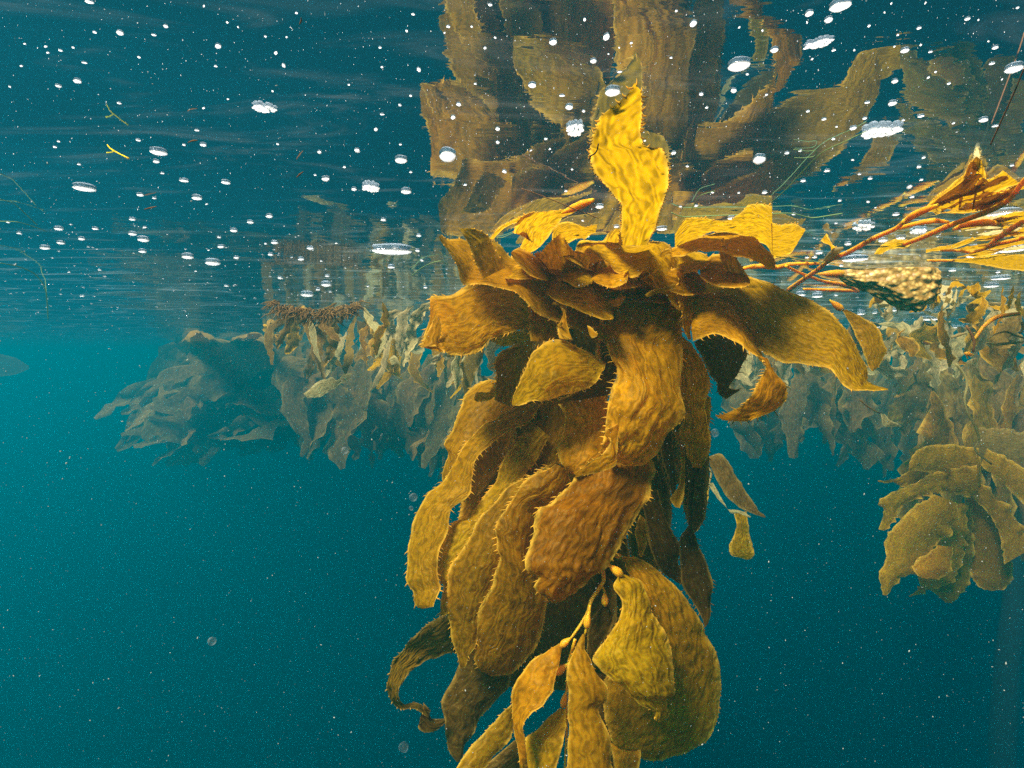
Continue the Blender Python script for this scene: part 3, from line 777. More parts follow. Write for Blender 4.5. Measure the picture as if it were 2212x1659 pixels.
blade(K, [(1225, 560), (1200, 640), (1235, 700), (1300, 750)], [(1480, 560), (1520, 640), (1480, 700), (1400, 750)], [1.25, 1.28], 'shaded', bulge=-.02, spine=.004)
for L_, R_, d_, mt in (([(700, 480), (760, 460), (900, 480), (1060, 480), (1180, 540)], [(720, 600), (860, 700), (1000, 720), (1130, 680), (1240, 640)], 1.16, 'shaded'),
                       ([(1250, 600), (1260, 450), (1300, 330), (1350, 300)], [(1370, 590), (1370, 480), (1400, 400), (1420, 330)], 1.15, 'shaded'),
                       ([(1640, 600), (1760, 560), (1850, 480)], [(1700, 660), (1780, 620), (1860, 500)], 1.08, 'bright'),
                       ([(1850, 560), (1890, 500), (1960, 455)], [(1880, 600), (1940, 550), (1980, 470)], 1.07, 'bright'),
                       ([(1880, 770), (1960, 720), (2060, 700), (2210, 650)], [(1900, 800), (2000, 760), (2100, 740), (2220, 700)], 1.05, 'bright'),
                       ([(2040, 330), (2070, 270), (2140, 250), (2180, 310)], [(2060, 360), (2110, 340), (2160, 330), (2185, 320)], 1.06, 'olive'),
                       ([(860, 860), (900, 850), (1000, 900), (1010, 1000), (1040, 1180)], [(850, 880), (930, 900), (970, 1000), (920, 1180), (1080, 1270)], 1.05, 'bright'),
                       ([(910, 1100), (940, 1080), (960, 1060)], [(920, 1160), (950, 1120), (975, 1090)], 1.04, 'bright'),
                       ([(1240, 1110), (1290, 1120), (1360, 1200)], [(1260, 1200), (1300, 1250), (1350, 1230)], 1.0, 'bright')):
    blade(K, E(6, L_), E(6, R_), [d_, d_ - .02], mt, bulge=.012, spine=.005, res=4)
blade(K, [(1100, 790), (1050, 900), (1010, 1030), (985, 1150)], [(1220, 800), (1200, 960), (1150, 1100), (1080, 1210)], [1.3, 1.28, 1.26], 'shaded', bulge=.02)
blade(K, [(1120, 840), (1105, 960), (1080, 1080)], [(1300, 860), (1290, 980), (1220, 1090)], [1.24, 1.22], 'shaded', bulge=.02)
# curled young blades filling out the crown
cr = random.Random(11)
for k in range(20):
    an = math.radians(cr.uniform(-188, 8))
    cx_, cy_ = 1330 + cr.uniform(-150, 190), 606 + cr.uniform(-25, 25)
    ln_, wd = cr.uniform(70, 150), cr.uniform(22, 40)
    ux, uy = math.cos(an), math.sin(an) * .62
    vx, vy = -uy, ux
    bend = cr.uniform(-30, 30)
    lf = []; rt = []
    for t, w in ((0, .35), (.3, .95), (.6, 1.0), (.85, .65), (1, .12)):
        bx = cx_ + ux * ln_ * t + vx * bend * t * t; by = cy_ + uy * ln_ * t + vy * bend * t * t + 22 * t ** 3
        lf.append((bx + vx * wd * w, by + vy * wd * w)); rt.append((bx - vx * wd * w, by - vy * wd * w))
    if math.cos(an) > 0: lf, rt = rt, lf       # first margin is the upper one
    d0 = cr.uniform(1.06, 1.2)
    blade(K, rt, lf, [d0 + .04, d0, d0 - .03], cr.choice(['bright', 'bright', 'bright', 'olive']), roll=cr.uniform(.07, .14), bulge=.015, spine=.007, ruffle=.006, res=4)
# deeper rear blades so the cluster has a back
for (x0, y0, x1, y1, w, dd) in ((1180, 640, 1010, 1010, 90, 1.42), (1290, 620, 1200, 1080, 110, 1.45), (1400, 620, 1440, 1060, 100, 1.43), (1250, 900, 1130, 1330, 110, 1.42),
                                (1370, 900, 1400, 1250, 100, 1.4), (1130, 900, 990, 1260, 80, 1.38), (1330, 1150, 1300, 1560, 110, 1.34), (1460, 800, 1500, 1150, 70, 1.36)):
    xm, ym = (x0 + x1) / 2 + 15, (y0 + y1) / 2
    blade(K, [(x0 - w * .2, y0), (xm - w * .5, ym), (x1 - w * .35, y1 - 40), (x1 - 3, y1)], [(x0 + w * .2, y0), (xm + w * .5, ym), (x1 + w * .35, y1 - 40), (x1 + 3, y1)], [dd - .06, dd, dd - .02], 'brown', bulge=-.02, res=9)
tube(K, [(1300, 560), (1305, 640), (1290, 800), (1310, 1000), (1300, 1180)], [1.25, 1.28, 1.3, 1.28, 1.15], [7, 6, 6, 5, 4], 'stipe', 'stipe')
tube(K, E(4, [(100, 1440), (300, 1350), (480, 1300)]), [1.15, 1.15], [4, 4], 'stipe', 'stipe')

# ------------------------------------------------------------------ lower frond in front
Fd = thing('kelp_frond', at(1302, 1225, 1.06), 'lower kelp frond of smooth yellow blades with small orange floats on a thin stipe', 'kelp')
tube(Fd, E(3, [(1408, 410), (1416, 500), (1388, 548), (1340, 620), (1312, 705), (1260, 790), (1205, 865), (1185, 880)]), [1.05, 1.02, 1.0], [5, 4, 4, 3.5, 3, 2], 'stipe', 'stipe', label='thin orange main stipe')
tube(Fd, E(3, [(1330, 650), (1322, 740), (1300, 830)]), [1.0, .99], [3, 3, 2.5], 'stipe', 'stipe')
tube(Fd, E(3, [(1240, 860), (1215, 950), (1192, 1030), (1190, 1150), (1183, 1240), (1188, 1400), (1180, 1560), (1172, 1720)]), [1.02, 1.02], [3.5, 3, 2.5, 2.5, 2.5, 2], 'stipe', 'stipe')
tube(Fd, E(3, [(1410, 420), (1440, 400), (1470, 345), (1500, 340)]), [1.05, 1.05], [3, 3], 'stipe', 'stipe')
tube(Fd, E(3, [(1410, 540), (1425, 580)]), [1.04, 1.04], [2.5, 3], 'stipe', 'stipe')
c2 = blade(Fd, E(3, [(1520, 362), (1575, 470), (1620, 600), (1600, 800), (1500, 1000), (1420, 1120), (1412, 1250), (1432, 1400), (1480, 1500), (1560, 1560)]),
           E(3, [(1522, 345), (1620, 355), (1740, 430), (1850, 530), (1960, 660), (2050, 820), (2120, 960), (2147, 1120), (2140, 1270), (2100, 1410), (2000, 1530), (1850, 1592), (1700, 1602), (1600, 1570)]),
           [1.08, 1.08, 1.1, 1.1], 'olive', roll=.05, bulge=.05, label='largest rounded blade of the lower frond', amp=.0034, spine=.007)
bladder(c2, E(3, [(1462, 342)])[0], E(3, [(1532, 350)])[0], 1.07, 6)
c1 = blade(Fd, E(3, [(1505, 470), (1480, 540), (1522, 610), (1520, 700), (1470, 790), (1400, 880), (1345, 985), (1400, 1060), (1480, 1130), (1560, 1210), (1650, 1262), (1728, 1310), (1742, 1372)]),
           E(3, [(1540, 460), (1640, 500), (1680, 580), (1710, 680), (1760, 760), (1820, 880), (1842, 1000), (1842, 1130), (1848, 1205), (1802, 1225), (1812, 1330), (1765, 1378)]),
           [1.03, .99, .97, .98], 'bright', roll=.03, bulge=.05, label='bright yellow spined blade of the lower frond', amp=.0038, spine=.007)
bladder(c1, E(3, [(1440, 398)])[0], E(3, [(1535, 470)])[0], 1.02, 10)
c3 = blade(Fd, E(3, [(1285, 830), (1240, 920), (1212, 1000), (1195, 1100), (1202, 1250), (1196, 1400), (1190, 1560), (1180, 1760)]),
           E(3, [(1302, 830), (1295, 920), (1340, 1000), (1380, 1080), (1430, 1160), (1432, 1250), (1388, 1300), (1422, 1400), (1460, 1520), (1480, 1660), (1492, 1760)]),
           [.99, .96, .95, .94], 'bright', bulge=.03, spine=.005, label='long narrow blade running out of the bottom', amp=.003)
bladder(c3, E(3, [(1325, 690)])[0], E(3, [(1308, 800)])[0], .99, 8)
c4 = blade(Fd, E(3, [(1140, 888), (1060, 940), (960, 1010), (890, 1100), (850, 1220), (850, 1350), (880, 1500), (900, 1660), (910, 1760)]),
           E(3, [(1160, 915), (1140, 1000), (1120, 1080), (1100, 1180), (1040, 1270), (960, 1340), (920, 1420), (932, 1520), (945, 1660), (960, 1760)]),
           [1.0, .98, .97, .96], 'amber', roll=[.0, -.05, .03], bulge=.02, spine=.005, amp=.003)
bladder(c4, E(3, [(1218, 850)])[0], E(3, [(1145, 908)])[0], 1.0, 8)
c5 = blade(Fd, E(3, [(1140, 1290), (1060, 1350), (980, 1440), (930, 1500), (930, 1660), (930, 1760)]), E(3, [(1180, 1295), (1182, 1400), (1162, 1500), (1142, 1600), (1122, 1660), (1110, 1760)]),
           [1.02, 1.01, 1.0], 'bright', roll=-.03, bulge=.02, spine=.004, amp=.003)
bladder(c5, E(3, [(1186, 1180)])[0], E(3, [(1160, 1290)])[0], 1.02, 8)
bladder(Fd, E(3, [(1200, 1010)])[0], E(3, [(1115, 1080)])[0], 1.01, 9)
c6 = blade(Fd, E(3, [(850, 1260), (740, 1370), (650, 1470), (570, 1560), (500, 1660), (455, 1760)]), E(3, [(865, 1320), (850, 1430), (780, 1550), (720, 1620), (660, 1680), (620, 1760)]),
           [1.05, 1.03, 1.0], 'olive', bulge=.02, spine=.006, amp=.003)
blade(Fd, E(3, [(900, 1460), (780, 1560), (640, 1680), (600, 1760)]), E(3, [(980, 1480), (950, 1600), (930, 1700), (900, 1760)]), [1.1, 1.08], 'brown', bulge=.01, spine=.004)
c8 = blade(Fd, E(3, [(1415, 640), (1340, 740), (1312, 850), (1315, 960)]), E(3, [(1440, 640), (1482, 720), (1462, 800), (1400, 890), (1340, 990)]), [1.06, 1.05], 'brown', bulge=.015, spine=.004)
bladder(c8, E(3, [(1420, 560)])[0], E(3, [(1425, 660)])[0], 1.04, 8)
blade(Fd, E(3, [(1455, 1500), (1470, 1580), (1490, 1700)]), E(3, [(1560, 1550), (1642, 1548), (1620, 1700)]), [1.08, 1.06], 'amber', bulge=.01, spine=.004)
blade(Fd, E(3, [(1230, 1050), (1210, 1250), (1300, 1480), (1380, 1700)]), E(3, [(1440, 1080), (1500, 1300), (1560, 1500), (1560, 1700)]), [1.18, 1.17], 'brown', bulge=.02, res=8)

# ------------------------------------------------------------------ surface frond on the right
def tube_thin(parent, pts, d, rpx, *a, **k):
    return tube(parent, pts, d, [q * .78 for q in rpx], *a, **k)


Rf = thing('kelp_frond', at(1720, 620, -.95), 'stout orange kelp stipe floating at the surface to the right with ragged yellow blades', 'kelp')
tube_thin(Rf, E(7, [(310, 930), (420, 850), (540, 770), (640, 690), (800, 620), (1000, 510), (1180, 430), (1250, 370)]), [-.90, -.90], [7, 6, 6, 6, 6.5, 6.5, 6, 6], 'stipe', 'stipe', label='stout forked stipe')
tube_thin(Rf, E(7, [(1240, 380), (1330, 320), (1420, 280), (1520, 240)]), [-.91, -.91], [7, 10, 9, 4], 'stipe', 'gas_bladder')
tube_thin(Rf, E(7, [(1200, 430), (1330, 395), (1480, 370), (1600, 380)]), [-.92, -.92], [5, 6, 8, 4], 'stipe', 'gas_bladder')
tube_thin(Rf, E(7, [(1240, 560), (1400, 500), (1600, 410), (1800, 340), (1980, 270), (2100, 190), (2200, 60), (2300, -40)]), [-.9, -.9], [6, 7, 7, 7, 7, 7], 'stipe', 'stipe', label='second stipe reaching out of view')
tube_thin(Rf, E(7, [(1640, 440), (1750, 400), (1900, 380), (2040, 410)]), [-.92, -.92], [4, 10, 11, 4], 'stipe', 'gas_bladder')
tube_thin(Rf, E(7, [(290, 735), (380, 780), (470, 815), (600, 860), (720, 880), (800, 900), (880, 940)]), [-.94, -.94], [4, 4, 4, 4, 6, 7, 3], 'stipe', 'stipe')
tube_thin(Rf, E(7, [(430, 920), (560, 925), (700, 930), (820, 935), (880, 945)]), [-.95, -.95], [3, 4, 5, 5, 2], 'stipe', 'stipe')
tube_thin(Rf, E(7, [(590, 720), (640, 660), (700, 610), (745, 590)]), [-.93, -.93], [4, 9, 11, 4], 'pale', 'gas_bladder', label='float with a pale colour for its highlight')  # pale colour stands in for the white highlight on this float
tube_thin(Rf, E(7, [(550, 800), (640, 795), (740, 800), (800, 810)]), [-.93, -.93], [3, 8, 12, 10], 'stipe', 'gas_bladder')
tube_thin(Rf, E(7, [(0, 745), (100, 735), (220, 745), (330, 720), (560, 715)]), [-.96, -.96], [6, 8, 6, 5, 4], 'stipe', 'stipe')
tube_thin(Rf, E(7, [(1430, 690), (1540, 690), (1650, 690)]), [-.95, -.95], [3, 4, 3], 'stipe', 'stipe')
tube_thin(Rf, E(7, [(1540, 610), (1680, 610), (1780, 625), (1870, 605), (2000, 560), (2200, 510)]), [-.94, -.94], [3, 4, 4, 4, 6, 6], 'stipe', 'stipe')
tube_thin(Rf, E(7, [(1900, 590), (1990, 520), (2080, 450), (2200, 380)]), [-.94, -.94], [3, 8, 8, 7], 'stipe', 'gas_bladder')
blade(Rf, E(7, [(1640, 680), (1850, 660), (2000, 640), (2150, 640), (2320, 640)]), E(7, [(1640, 700), (1850, 720), (2000, 750), (2150, 770), (2320, 780)]), [-.96, -.96], 'bright', bulge=.004, spine=.003, ruffle=.002)
yf = [([(1430, 250), (1560, 110), (1700, 30), (1780, -80), (1830, -150)], [(1480, 280), (1650, 190), (1800, 120), (1900, 20), (1870, -120)]),
      ([(1400, 270), (1600, 180), (1800, 80), (1960, 0), (2040, -40)], [(1440, 300), (1650, 250), (1860, 190), (2040, 130), (2180, 70)]),
      ([(1480, 300), (1700, 260), (1900, 200), (2080, 130), (2200, 60)], [(1500, 320), (1750, 310), (1850, 290), (1980, 220), (2180, 120)])]
for a, b in yf:
    blade(Rf, E(7, a), E(7, b), [-.96, -.955, -.96], 'bright', bulge=.006, spine=.006, jag=.006, ruffle=.008, amp=.004, label='ragged bright yellow blade')
fan = random.Random(5)
for k in range(7):
    a0 = fan.uniform(0, 1)
    bx, by = 1420 + 420 * a0, 270 + 20 * a0
    tx, ty = 1760 + 470 * fan.random(), -90 + 330 * fan.random()
    wv = fan.uniform(14, 45)
    mx_, my_ = (bx + tx) / 2 + fan.uniform(-30, 30), (by + ty) / 2 + fan.uniform(-40, 20)
    blade(Rf, E(7, [(bx, by - 4), (mx_ - wv * .4, my_ - wv), (tx - wv, ty - wv * .6), (tx, ty - 4)]), E(7, [(bx + 6, by + 4), (mx_ + wv * .4, my_ + wv), (tx + wv * .5, ty + wv * .7), (tx + 6, ty + 4)]),
          [-fan.uniform(.93, .965), -fan.uniform(.93, .965)], 'bright', bulge=.004, spine=.005, jag=.005, ruffle=.008, amp=.004)
for k in range(12):
    y0 = 380 + 26 * k + fan.uniform(-15, 15)
    x0 = fan.uniform(1650, 2000)
    wv = fan.uniform(8, 22)
    blade(Rf, E(7, [(x0, y0), (x0 + 120, y0 - wv - 20), (x0 + 260, y0 - wv - 40), (x0 + 380, y0 - 70)]), E(7, [(x0 + 4, y0 + 5), (x0 + 130, y0 + wv - 20), (x0 + 270, y0 + wv - 40), (x0 + 384, y0 - 64)]),
          [-fan.uniform(.94, .97)], fan.choice(['bright', 'bright', 'pale']), bulge=.003, spine=.003, jag=.004, ruffle=.006)
blade(Rf, E(7, [(1790, -60), (1800, -150), (1830, -230)]), E(7, [(1850, -60), (1860, -150), (1850, -230)]), [-.97, -.97], 'pale', bulge=.004, spine=.003)
for a, b in (([(1880, 360), (2000, 330), (2120, 300), (2300, 260)], [(1880, 390), (2000, 400), (2120, 400), (2300, 390)]),
             ([(2040, 400), (2140, 420), (2300, 400)], [(2040, 430), (2130, 480), (2300, 500)]),
             ([(1420, 600), (1560, 570), (1700, 540), (1800, 500)], [(1420, 630), (1570, 600), (1720, 570), (1820, 520)]),
             ([(1000, 640), (1040, 580), (1150, 530), (1300, 520)], [(1060, 640), (1150, 600), (1250, 580), (1350, 540)]),
             ([(570, 530), (640, 580), (660, 640)], [(620, 470), (660, 560), (720, 590)])):
    blade(Rf, E(7, a), E(7, b), [-.965, -.965], 'bright', bulge=.004, spine=.003, jag=.004, ruffle=.006)

# crusted float: a knobbly clump hung at the surface
def crusted_clump():
    base = at(*E(7, [(1150, 800)])[0], -.93)
    ax = rays(*E(7, [(1420, 800)])[0]) - rays(*E(7, [(780, 810)])[0])
    ax = ax / np.linalg.norm(ax)
    upv = np.array([0, 0.25, 1.0]); upv -= ax * upv.dot(ax); upv /= np.linalg.norm(upv)
    dv = np.cross(ax, upv)
    px = float(np.linalg.norm(base - CAMP)) / F
    n, m = 90, 110
    V = []; Fc = []
    for i in range(n):
        t = i / (n - 1)
        x = (-98 + 176 * t) * px
        r = np.interp(t, [0, .04, .2, .4, .6, .8, .93, 1], [.1, 9, 24, 44, 58, 60, 46, 4]) * px
        yo = np.interp(t, [0, .3, .6, 1], [0, 2, -6, -4]) * px
        for q in range(m):
            a = 2 * math.pi * q / m
            p = Vector((t * 10, math.cos(a) * 5, math.sin(a) * 5))
            vd = noise.voronoi(p)[0][0]
            knob = (0.6 - vd) * 13 * px * (0.35 + .9 * t)
            lump = noise.noise(p * .35) * 9 * px
            rr = max(r + (knob + lump) * min(1, r / (18 * px)), .0004)
            V.append(base + ax * x + upv * (yo + rr * math.sin(a) * .95) + dv * rr * .55 * math.cos(a))
    for i in range(n - 1):
        for q in range(m):
            q2 = (q + 1) % m
            Fc.append((i * m + q, i * m + q2, (i + 1) * m + q2, (i + 1) * m + q))
    V = np.array(V)
    V[:, 2] = np.minimum(V[:, 2], -.004)
    o = mesh_object('crusted_float', V, Fc, M['crust'])
    tag(o, 'knobbly brown and tan crusted clump floating under the right stipes', 'crusted clump')


crusted_clump()


# ------------------------------------------------------------------ background kelp
def drape(parent, root, tip, d0, d1, w, sag, mat, n=24, m=8, seed=None):
    """a plain hanging blade between two measured positions with a sideways sag"""
    sdv = random.uniform(0, 900)
    (x0, y0), (x1, y1) = root, tip
    t = np.linspace(0, 1, n)
    dx, dy = x1 - x0, y1 - y0
    ln = math.hypot(dx, dy) + 1e-6
    px, py = -dy / ln, dx / ln
    ph = random.uniform(0, 6.28)
    cx = x0 + dx * t + px * sag * np.sin(math.pi * t) + px * w * .25 * np.sin(t * 7 + ph)
    cyy = y0 + dy * t + py * sag * np.sin(math.pi * t) + py * w * .25 * np.sin(t * 7 + ph)
    prof = np.interp(t, [0, .08, .3, .6, .85, 1], [.06, .35, .9, 1, .72, .2]) * w * .5 * (1 + np.array([.35 * nz(q * 5, sdv) for q in t]))
    tw = random.uniform(-1.2, 1.2)
    s = np.linspace(-1, 1, m)
    P = np.zeros((n, m, 3))
    tx = np.gradient(cx); ty = np.gradient(cyy); tl = np.hypot(tx, ty) + 1e-9
    nx, ny = -ty / tl, tx / tl
    for i in range(n):
        ang = tw * t[i] + random.uniform(-.05, .05)
        for j in range(m):
            o = s[j] * prof[i]
            d = d0 * (1 - t[i]) + d1 * t[i]
            X = cx[i] + nx[i] * o * math.cos(ang); Y = cyy[i] + ny[i] * o * math.cos(ang)
            dd = d + o * d / F * math.sin(ang) * 1.5 - (1 - s[j]**2) * prof[i] * d / F * .15
            dd = min(dd, float(surf_depth(X, Y, .01)))
            P[i, j] = CAMP + rays(X, Y) * dd
    dm = (d0 + d1) / 2
    k = max(.3, w * dm / F / .10)                      # ruffles grow with the size of the blade
    c0 = P.mean((0, 1))
    V, Fc, ed = sheet((P - c0) / k, w * dm / F / k, ln * dm / F / k, .007, sdv, 0, .014, .05)
    V = np.array(V) * k + c0; V[:, 2] = np.minimum(V[:, 2], -.004)
    return mesh_object('blade', V, Fc, M[mat], parent, ed)


def clump(name, base, label, cat, specs, group=None):
    k = thing(name, base, label, cat, group)
    for (rx0, ry0, rx1, ry1, tx0, ty0, tx1, ty1, cnt, d0, d1, w0, w1, sag, mats) in specs:
        for i in range(cnt):
            a = (i + random.random()) / cnt
            b = min(1, max(0, a + random.uniform(-.18, .18)))
            dd = random.uniform(d0, d1) * 2.4
            r = (rx0 + (rx1 - rx0) * a + random.uniform(-22, 22), ry0 + (ry1 - ry0) * a + random.uniform(-8, 60))
            dd = min(dd, .93 * float(surf_depth(*r)))
            e = (tx0 + (tx1 - tx0) * b + random.uniform(-40, 40), ty0 + (ty1 - ty0) * b + random.uniform(-75, 35))
            drape(k, r, e, dd, dd + random.uniform(-.15, .15), random.uniform(w0, w1), random.uniform(-sag, sag), random.choice(mats))
    return k


GB = 'kelp clumps in the hazy water behind'
clump('kelp_clump', at(600, 740, 7), 'far hazy kelp clump trailing down to the left, farthest from the big kelp', 'kelp',
      [(800, 740, 500, 742, 440, 850, 240, 960, 40, 4.2, 5.6, 35, 80, 55, ['far']),
       (800, 740, 450, 742, 580, 930, 330, 1000, 36, 4.2, 5.6, 30, 75, 55, ['far']),
       (640, 735, 430, 740, 560, 800, 400, 830, 16, 4.2, 5.6, 30, 60, 30, ['far'])], GB)
clump('kelp_clump', at(740, 700, 4), 'hazy kelp clump hanging under the reddish tuft', 'kelp',
      [(600, 660, 830, 650, 590, 770, 830, 820, 30, 1.6, 2.4, 12, 38, 40, ['far', 'olive', 'pale']),
       (620, 735, 820, 735, 600, 930, 800, 990, 40, 3.0, 4.6, 30, 75, 45, ['far'])], GB)
clump('kelp_clump', at(920, 700, 4), 'hazy kelp clump just left of and behind the big kelp', 'kelp',
      [(820, 660, 1080, 650, 790, 790, 1060, 850, 30, 1.6, 2.4, 12, 38, 40, ['far', 'olive', 'pale']),
       (830, 735, 1050, 735, 790, 960, 980, 1010, 38, 3.0, 4.6, 30, 70, 40, ['far'])], GB)
clump('kelp_clump', at(1740, 740, 4), 'hazy kelp clump behind the big kelp on its right, over open water', 'kelp',
      [(1540, 680, 1960, 690, 1560, 820, 1930, 850, 30, 2.0, 2.8, 18, 50, 40, ['far', 'olive', 'pale']),
       (1560, 735, 1960, 740, 1580, 950, 1930, 1000, 38, 3.0, 4.6, 35, 80, 45, ['far'])], GB)
clump('kelp_clump', at(2050, 700, 2.2), 'tangled pale kelp canopy at the surface by the right edge', 'kelp',
      [(1880, 620, 2250, 600, 1880, 700, 2230, 690, 24, .9, 1.3, 8, 26, 45, ['pale', 'pale', 'bright']),  # pale mix puts the canopy's lit, hazy tone into its colour
       (1900, 670, 2250, 660, 1930, 810, 2230, 820, 24, 1.2, 1.8, 18, 50, 45, ['olive', 'pale', 'far']),
       (1960, 730, 2260, 730, 1960, 940, 2260, 980, 22, 2.0, 3.2, 35, 80, 45, ['far', 'olive']),
       (2000, 800, 2260, 800, 1930, 1170, 2230, 1230, 16, 1.8, 2.4, 40, 90, 45, ['far', 'olive'])], GB)
# right hanging kelp, nearer, with measured blades
G5 = thing('kelp_clump', at(2070, 960, 1.9), 'olive kelp clump of broad torn blades hanging at the right edge', 'kelp', GB)
for L_, R_, d_, mt in (
        ([(1440, 820), (1250, 800), (1150, 830), (1115, 880), (1108, 920)], [(1440, 1000), (1350, 960), (1250, 940), (1180, 930), (1112, 925)], 1.86, 'olive'),
        ([(1450, 860), (1300, 850), (1150, 900), (1050, 965), (960, 975)], [(1450, 1030), (1300, 1020), (1180, 1030), (1080, 1000), (965, 980)], 1.9, 'olive'),
        ([(1430, 900), (1250, 930), (1080, 1010), (965, 1070), (990, 1110), (965, 1205)], [(1440, 1060), (1250, 1030), (1150, 1060), (1080, 1100), (1050, 1150), (990, 1212)], 1.84, 'olive'),
        ([(1230, 1040), (1120, 1110), (1030, 1200), (992, 1270), (1000, 1340), (970, 1420), (985, 1515)], [(1335, 1080), (1345, 1150), (1290, 1240), (1210, 1310), (1160, 1400), (1080, 1430), (1000, 1520)], 1.78, 'olive'),
        ([(1260, 1090), (1210, 1300), (1150, 1400), (1160, 1470), (1108, 1522)], [(1390, 1080), (1380, 1300), (1330, 1450), (1250, 1480), (1115, 1526)], 1.86, 'olive'),
        ([(1300, 1150), (1220, 1380), (1210, 1480), (1280, 1552)], [(1410, 1100), (1420, 1300), (1390, 1470), (1310, 1555)], 1.92, 'olive'),
        ([(1240, 1280), (1180, 1340), (1120, 1370), (1150, 1420), (1190, 1440)], [(1320, 1290), (1310, 1400), (1260, 1440), (1200, 1442)], 1.74, 'olive'),
        ([(1370, 1050), (1370, 1250), (1410, 1440), (1490, 1495)], [(1480, 1060), (1560, 1200), (1600, 1330), (1590, 1460), (1500, 1498)], 1.95, 'olive'),
        ([(1400, 1040), (1500, 1150), (1550, 1280), (1560, 1372)], [(1440, 980), (1560, 1080), (1650, 1200), (1700, 1290)], 1.9, 'olive'),
        ([(1450, 900), (1560, 1000), (1650, 1080), (1750, 1180)], [(1480, 820), (1600, 880), (1720, 980), (1800, 1080)], 1.95, 'olive'),
        ([(1430, 880), (1560, 900), (1700, 900)], [(1440, 720), (1580, 730), (1720, 760)], 2.05, 'far')):
    blade(G5, E(5, L_), E(5, R_), [d_ * 1.75 + .1, d_ * 1.75], mt, bulge=.05, spine=.0, amp=.008, jag=.012, ruffle=.04, res=7)
tube(G5, E(5, [(1330, 420), (1370, 470), (1385, 520), (1372, 590), (1390, 660), (1425, 720), (1440, 780), (1420, 820), (1440, 850), (1500, 895)]), [1.75, 1.75], [2.5, 2.5, 2.2, 2], 'pale', 'stipe', label='pale thin stipe running down the clump')
# small hanging sprig between
G7 = thing('kelp_sprig', at(1530, 985, 2.0), 'small greenish kelp sprig hanging just right of the big kelp, below its side blades', 'kelp')
tube(G7, E(5, [(60, 330), (70, 500), (95, 700), (120, 860), (150, 900), (172, 940), (155, 1000), (120, 1040)]), [2.0, 2.0], [2, 2], 'pale', 'stipe')
for L_, R_, d_, mt in (([(155, 985), (195, 1050), (255, 1110), (310, 1115), (360, 1146)], [(180, 985), (220, 1060), (265, 1130), (300, 1130), (355, 1150)], 1.95, 'pale'),
                       ([(160, 860), (225, 850), (300, 960), (350, 1050), (430, 1146)], [(165, 900), (230, 1030), (320, 1110), (425, 1150)], 2.05, 'far'),
                       ([(150, 990), (110, 1060), (80, 1220)], [(165, 990), (150, 1100), (110, 1210)], 2.0, 'olive'),
                       ([(280, 1130), (290, 1200), (255, 1290), (268, 1328), (340, 1350)], [(340, 1120), (352, 1220), (375, 1320), (360, 1345)], 2.0, 'olive')):
    blade(G7, E(5, L_), E(5, R_), [d_], mt, bulge=.02, spine=.0, amp=.004, jag=.004, ruffle=.008, res=7)
# second sprig with small pale blade in front of the right clump
G8 = thing('kelp_sprig', at(*E(8, [(420, 1150)])[0], 1.8), 'thin sprig with one small pale green blade below the tip of the broad right blade', 'kelp')
tube(G8, E(8, [(380, 1100), (460, 1170), (540, 1220), (610, 1255)]), [1.8, 1.8], [1.5, 1.5, 1.2], 'tuft', 'stipe')
blade(G8, E(8, [(615, 1255), (625, 1310), (660, 1400), (760, 1405), (840, 1400)]), E(8, [(660, 1262), (710, 1310), (760, 1355), (800, 1365), (845, 1395)]), [1.8], 'pale', bulge=.01, spine=0, amp=.005)
# small floats and twigs of the right canopy
G9 = thing('kelp_sprig', at(*E(8, [(1640, 600)])[0], 1.6), 'forked brown sprig with an orange float hanging from the right edge canopy', 'kelp')
tube(G9, E(8, [(1560, 280), (1620, 380), (1650, 460), (1640, 580)]), [1.6], [2, 2.5, 3, 2], 'tuft', 'stipe')
tube(G9, E(8, [(1650, 440), (1760, 290), (1900, 190), (2150, 150)]), [1.6], [3, 4, 5, 4], 'stipe', 'stipe')
bladder(G9, E(8, [(1650, 610)])[0], E(8, [(1540, 590)])[0], 1.6, 5)
blade(G9, E(8, [(1660, 640), (1570, 680), (1580, 760), (1660, 830), (1720, 895), (1850, 890)]), E(8, [(1690, 640), (1700, 720), (1715, 820), (1740, 870), (1790, 880), (1850, 905)]), [1.6], 'pale', bulge=.01, spine=0, amp=.005)
for (p, r) in (([(1400, 415), (1500, 380), (1560, 370)], [3, 6, 2]), ([(1780, 470), (1900, 490), (2020, 480), (2200, 460)], [2, 5, 4, 3]), ([(1780, 440), (1880, 380), (2000, 350), (2100, 390), (2200, 420)], [2, 2.5, 3, 3]),
               ([(2180, 240), (2190, 330), (2150, 370)], [4, 4, 3])):
    tube(G9, E(8, p), [1.6], [q * .7 for q in r], 'pale', 'twig')
# dark far stipe bundle, lower right
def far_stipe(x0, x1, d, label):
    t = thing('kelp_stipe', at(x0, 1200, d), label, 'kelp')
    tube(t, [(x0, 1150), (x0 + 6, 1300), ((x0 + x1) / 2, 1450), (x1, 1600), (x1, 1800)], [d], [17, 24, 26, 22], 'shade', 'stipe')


far_stipe(2184, 2165, 11.0, 'dark shadowy kelp stipe rising in the lower right corner')


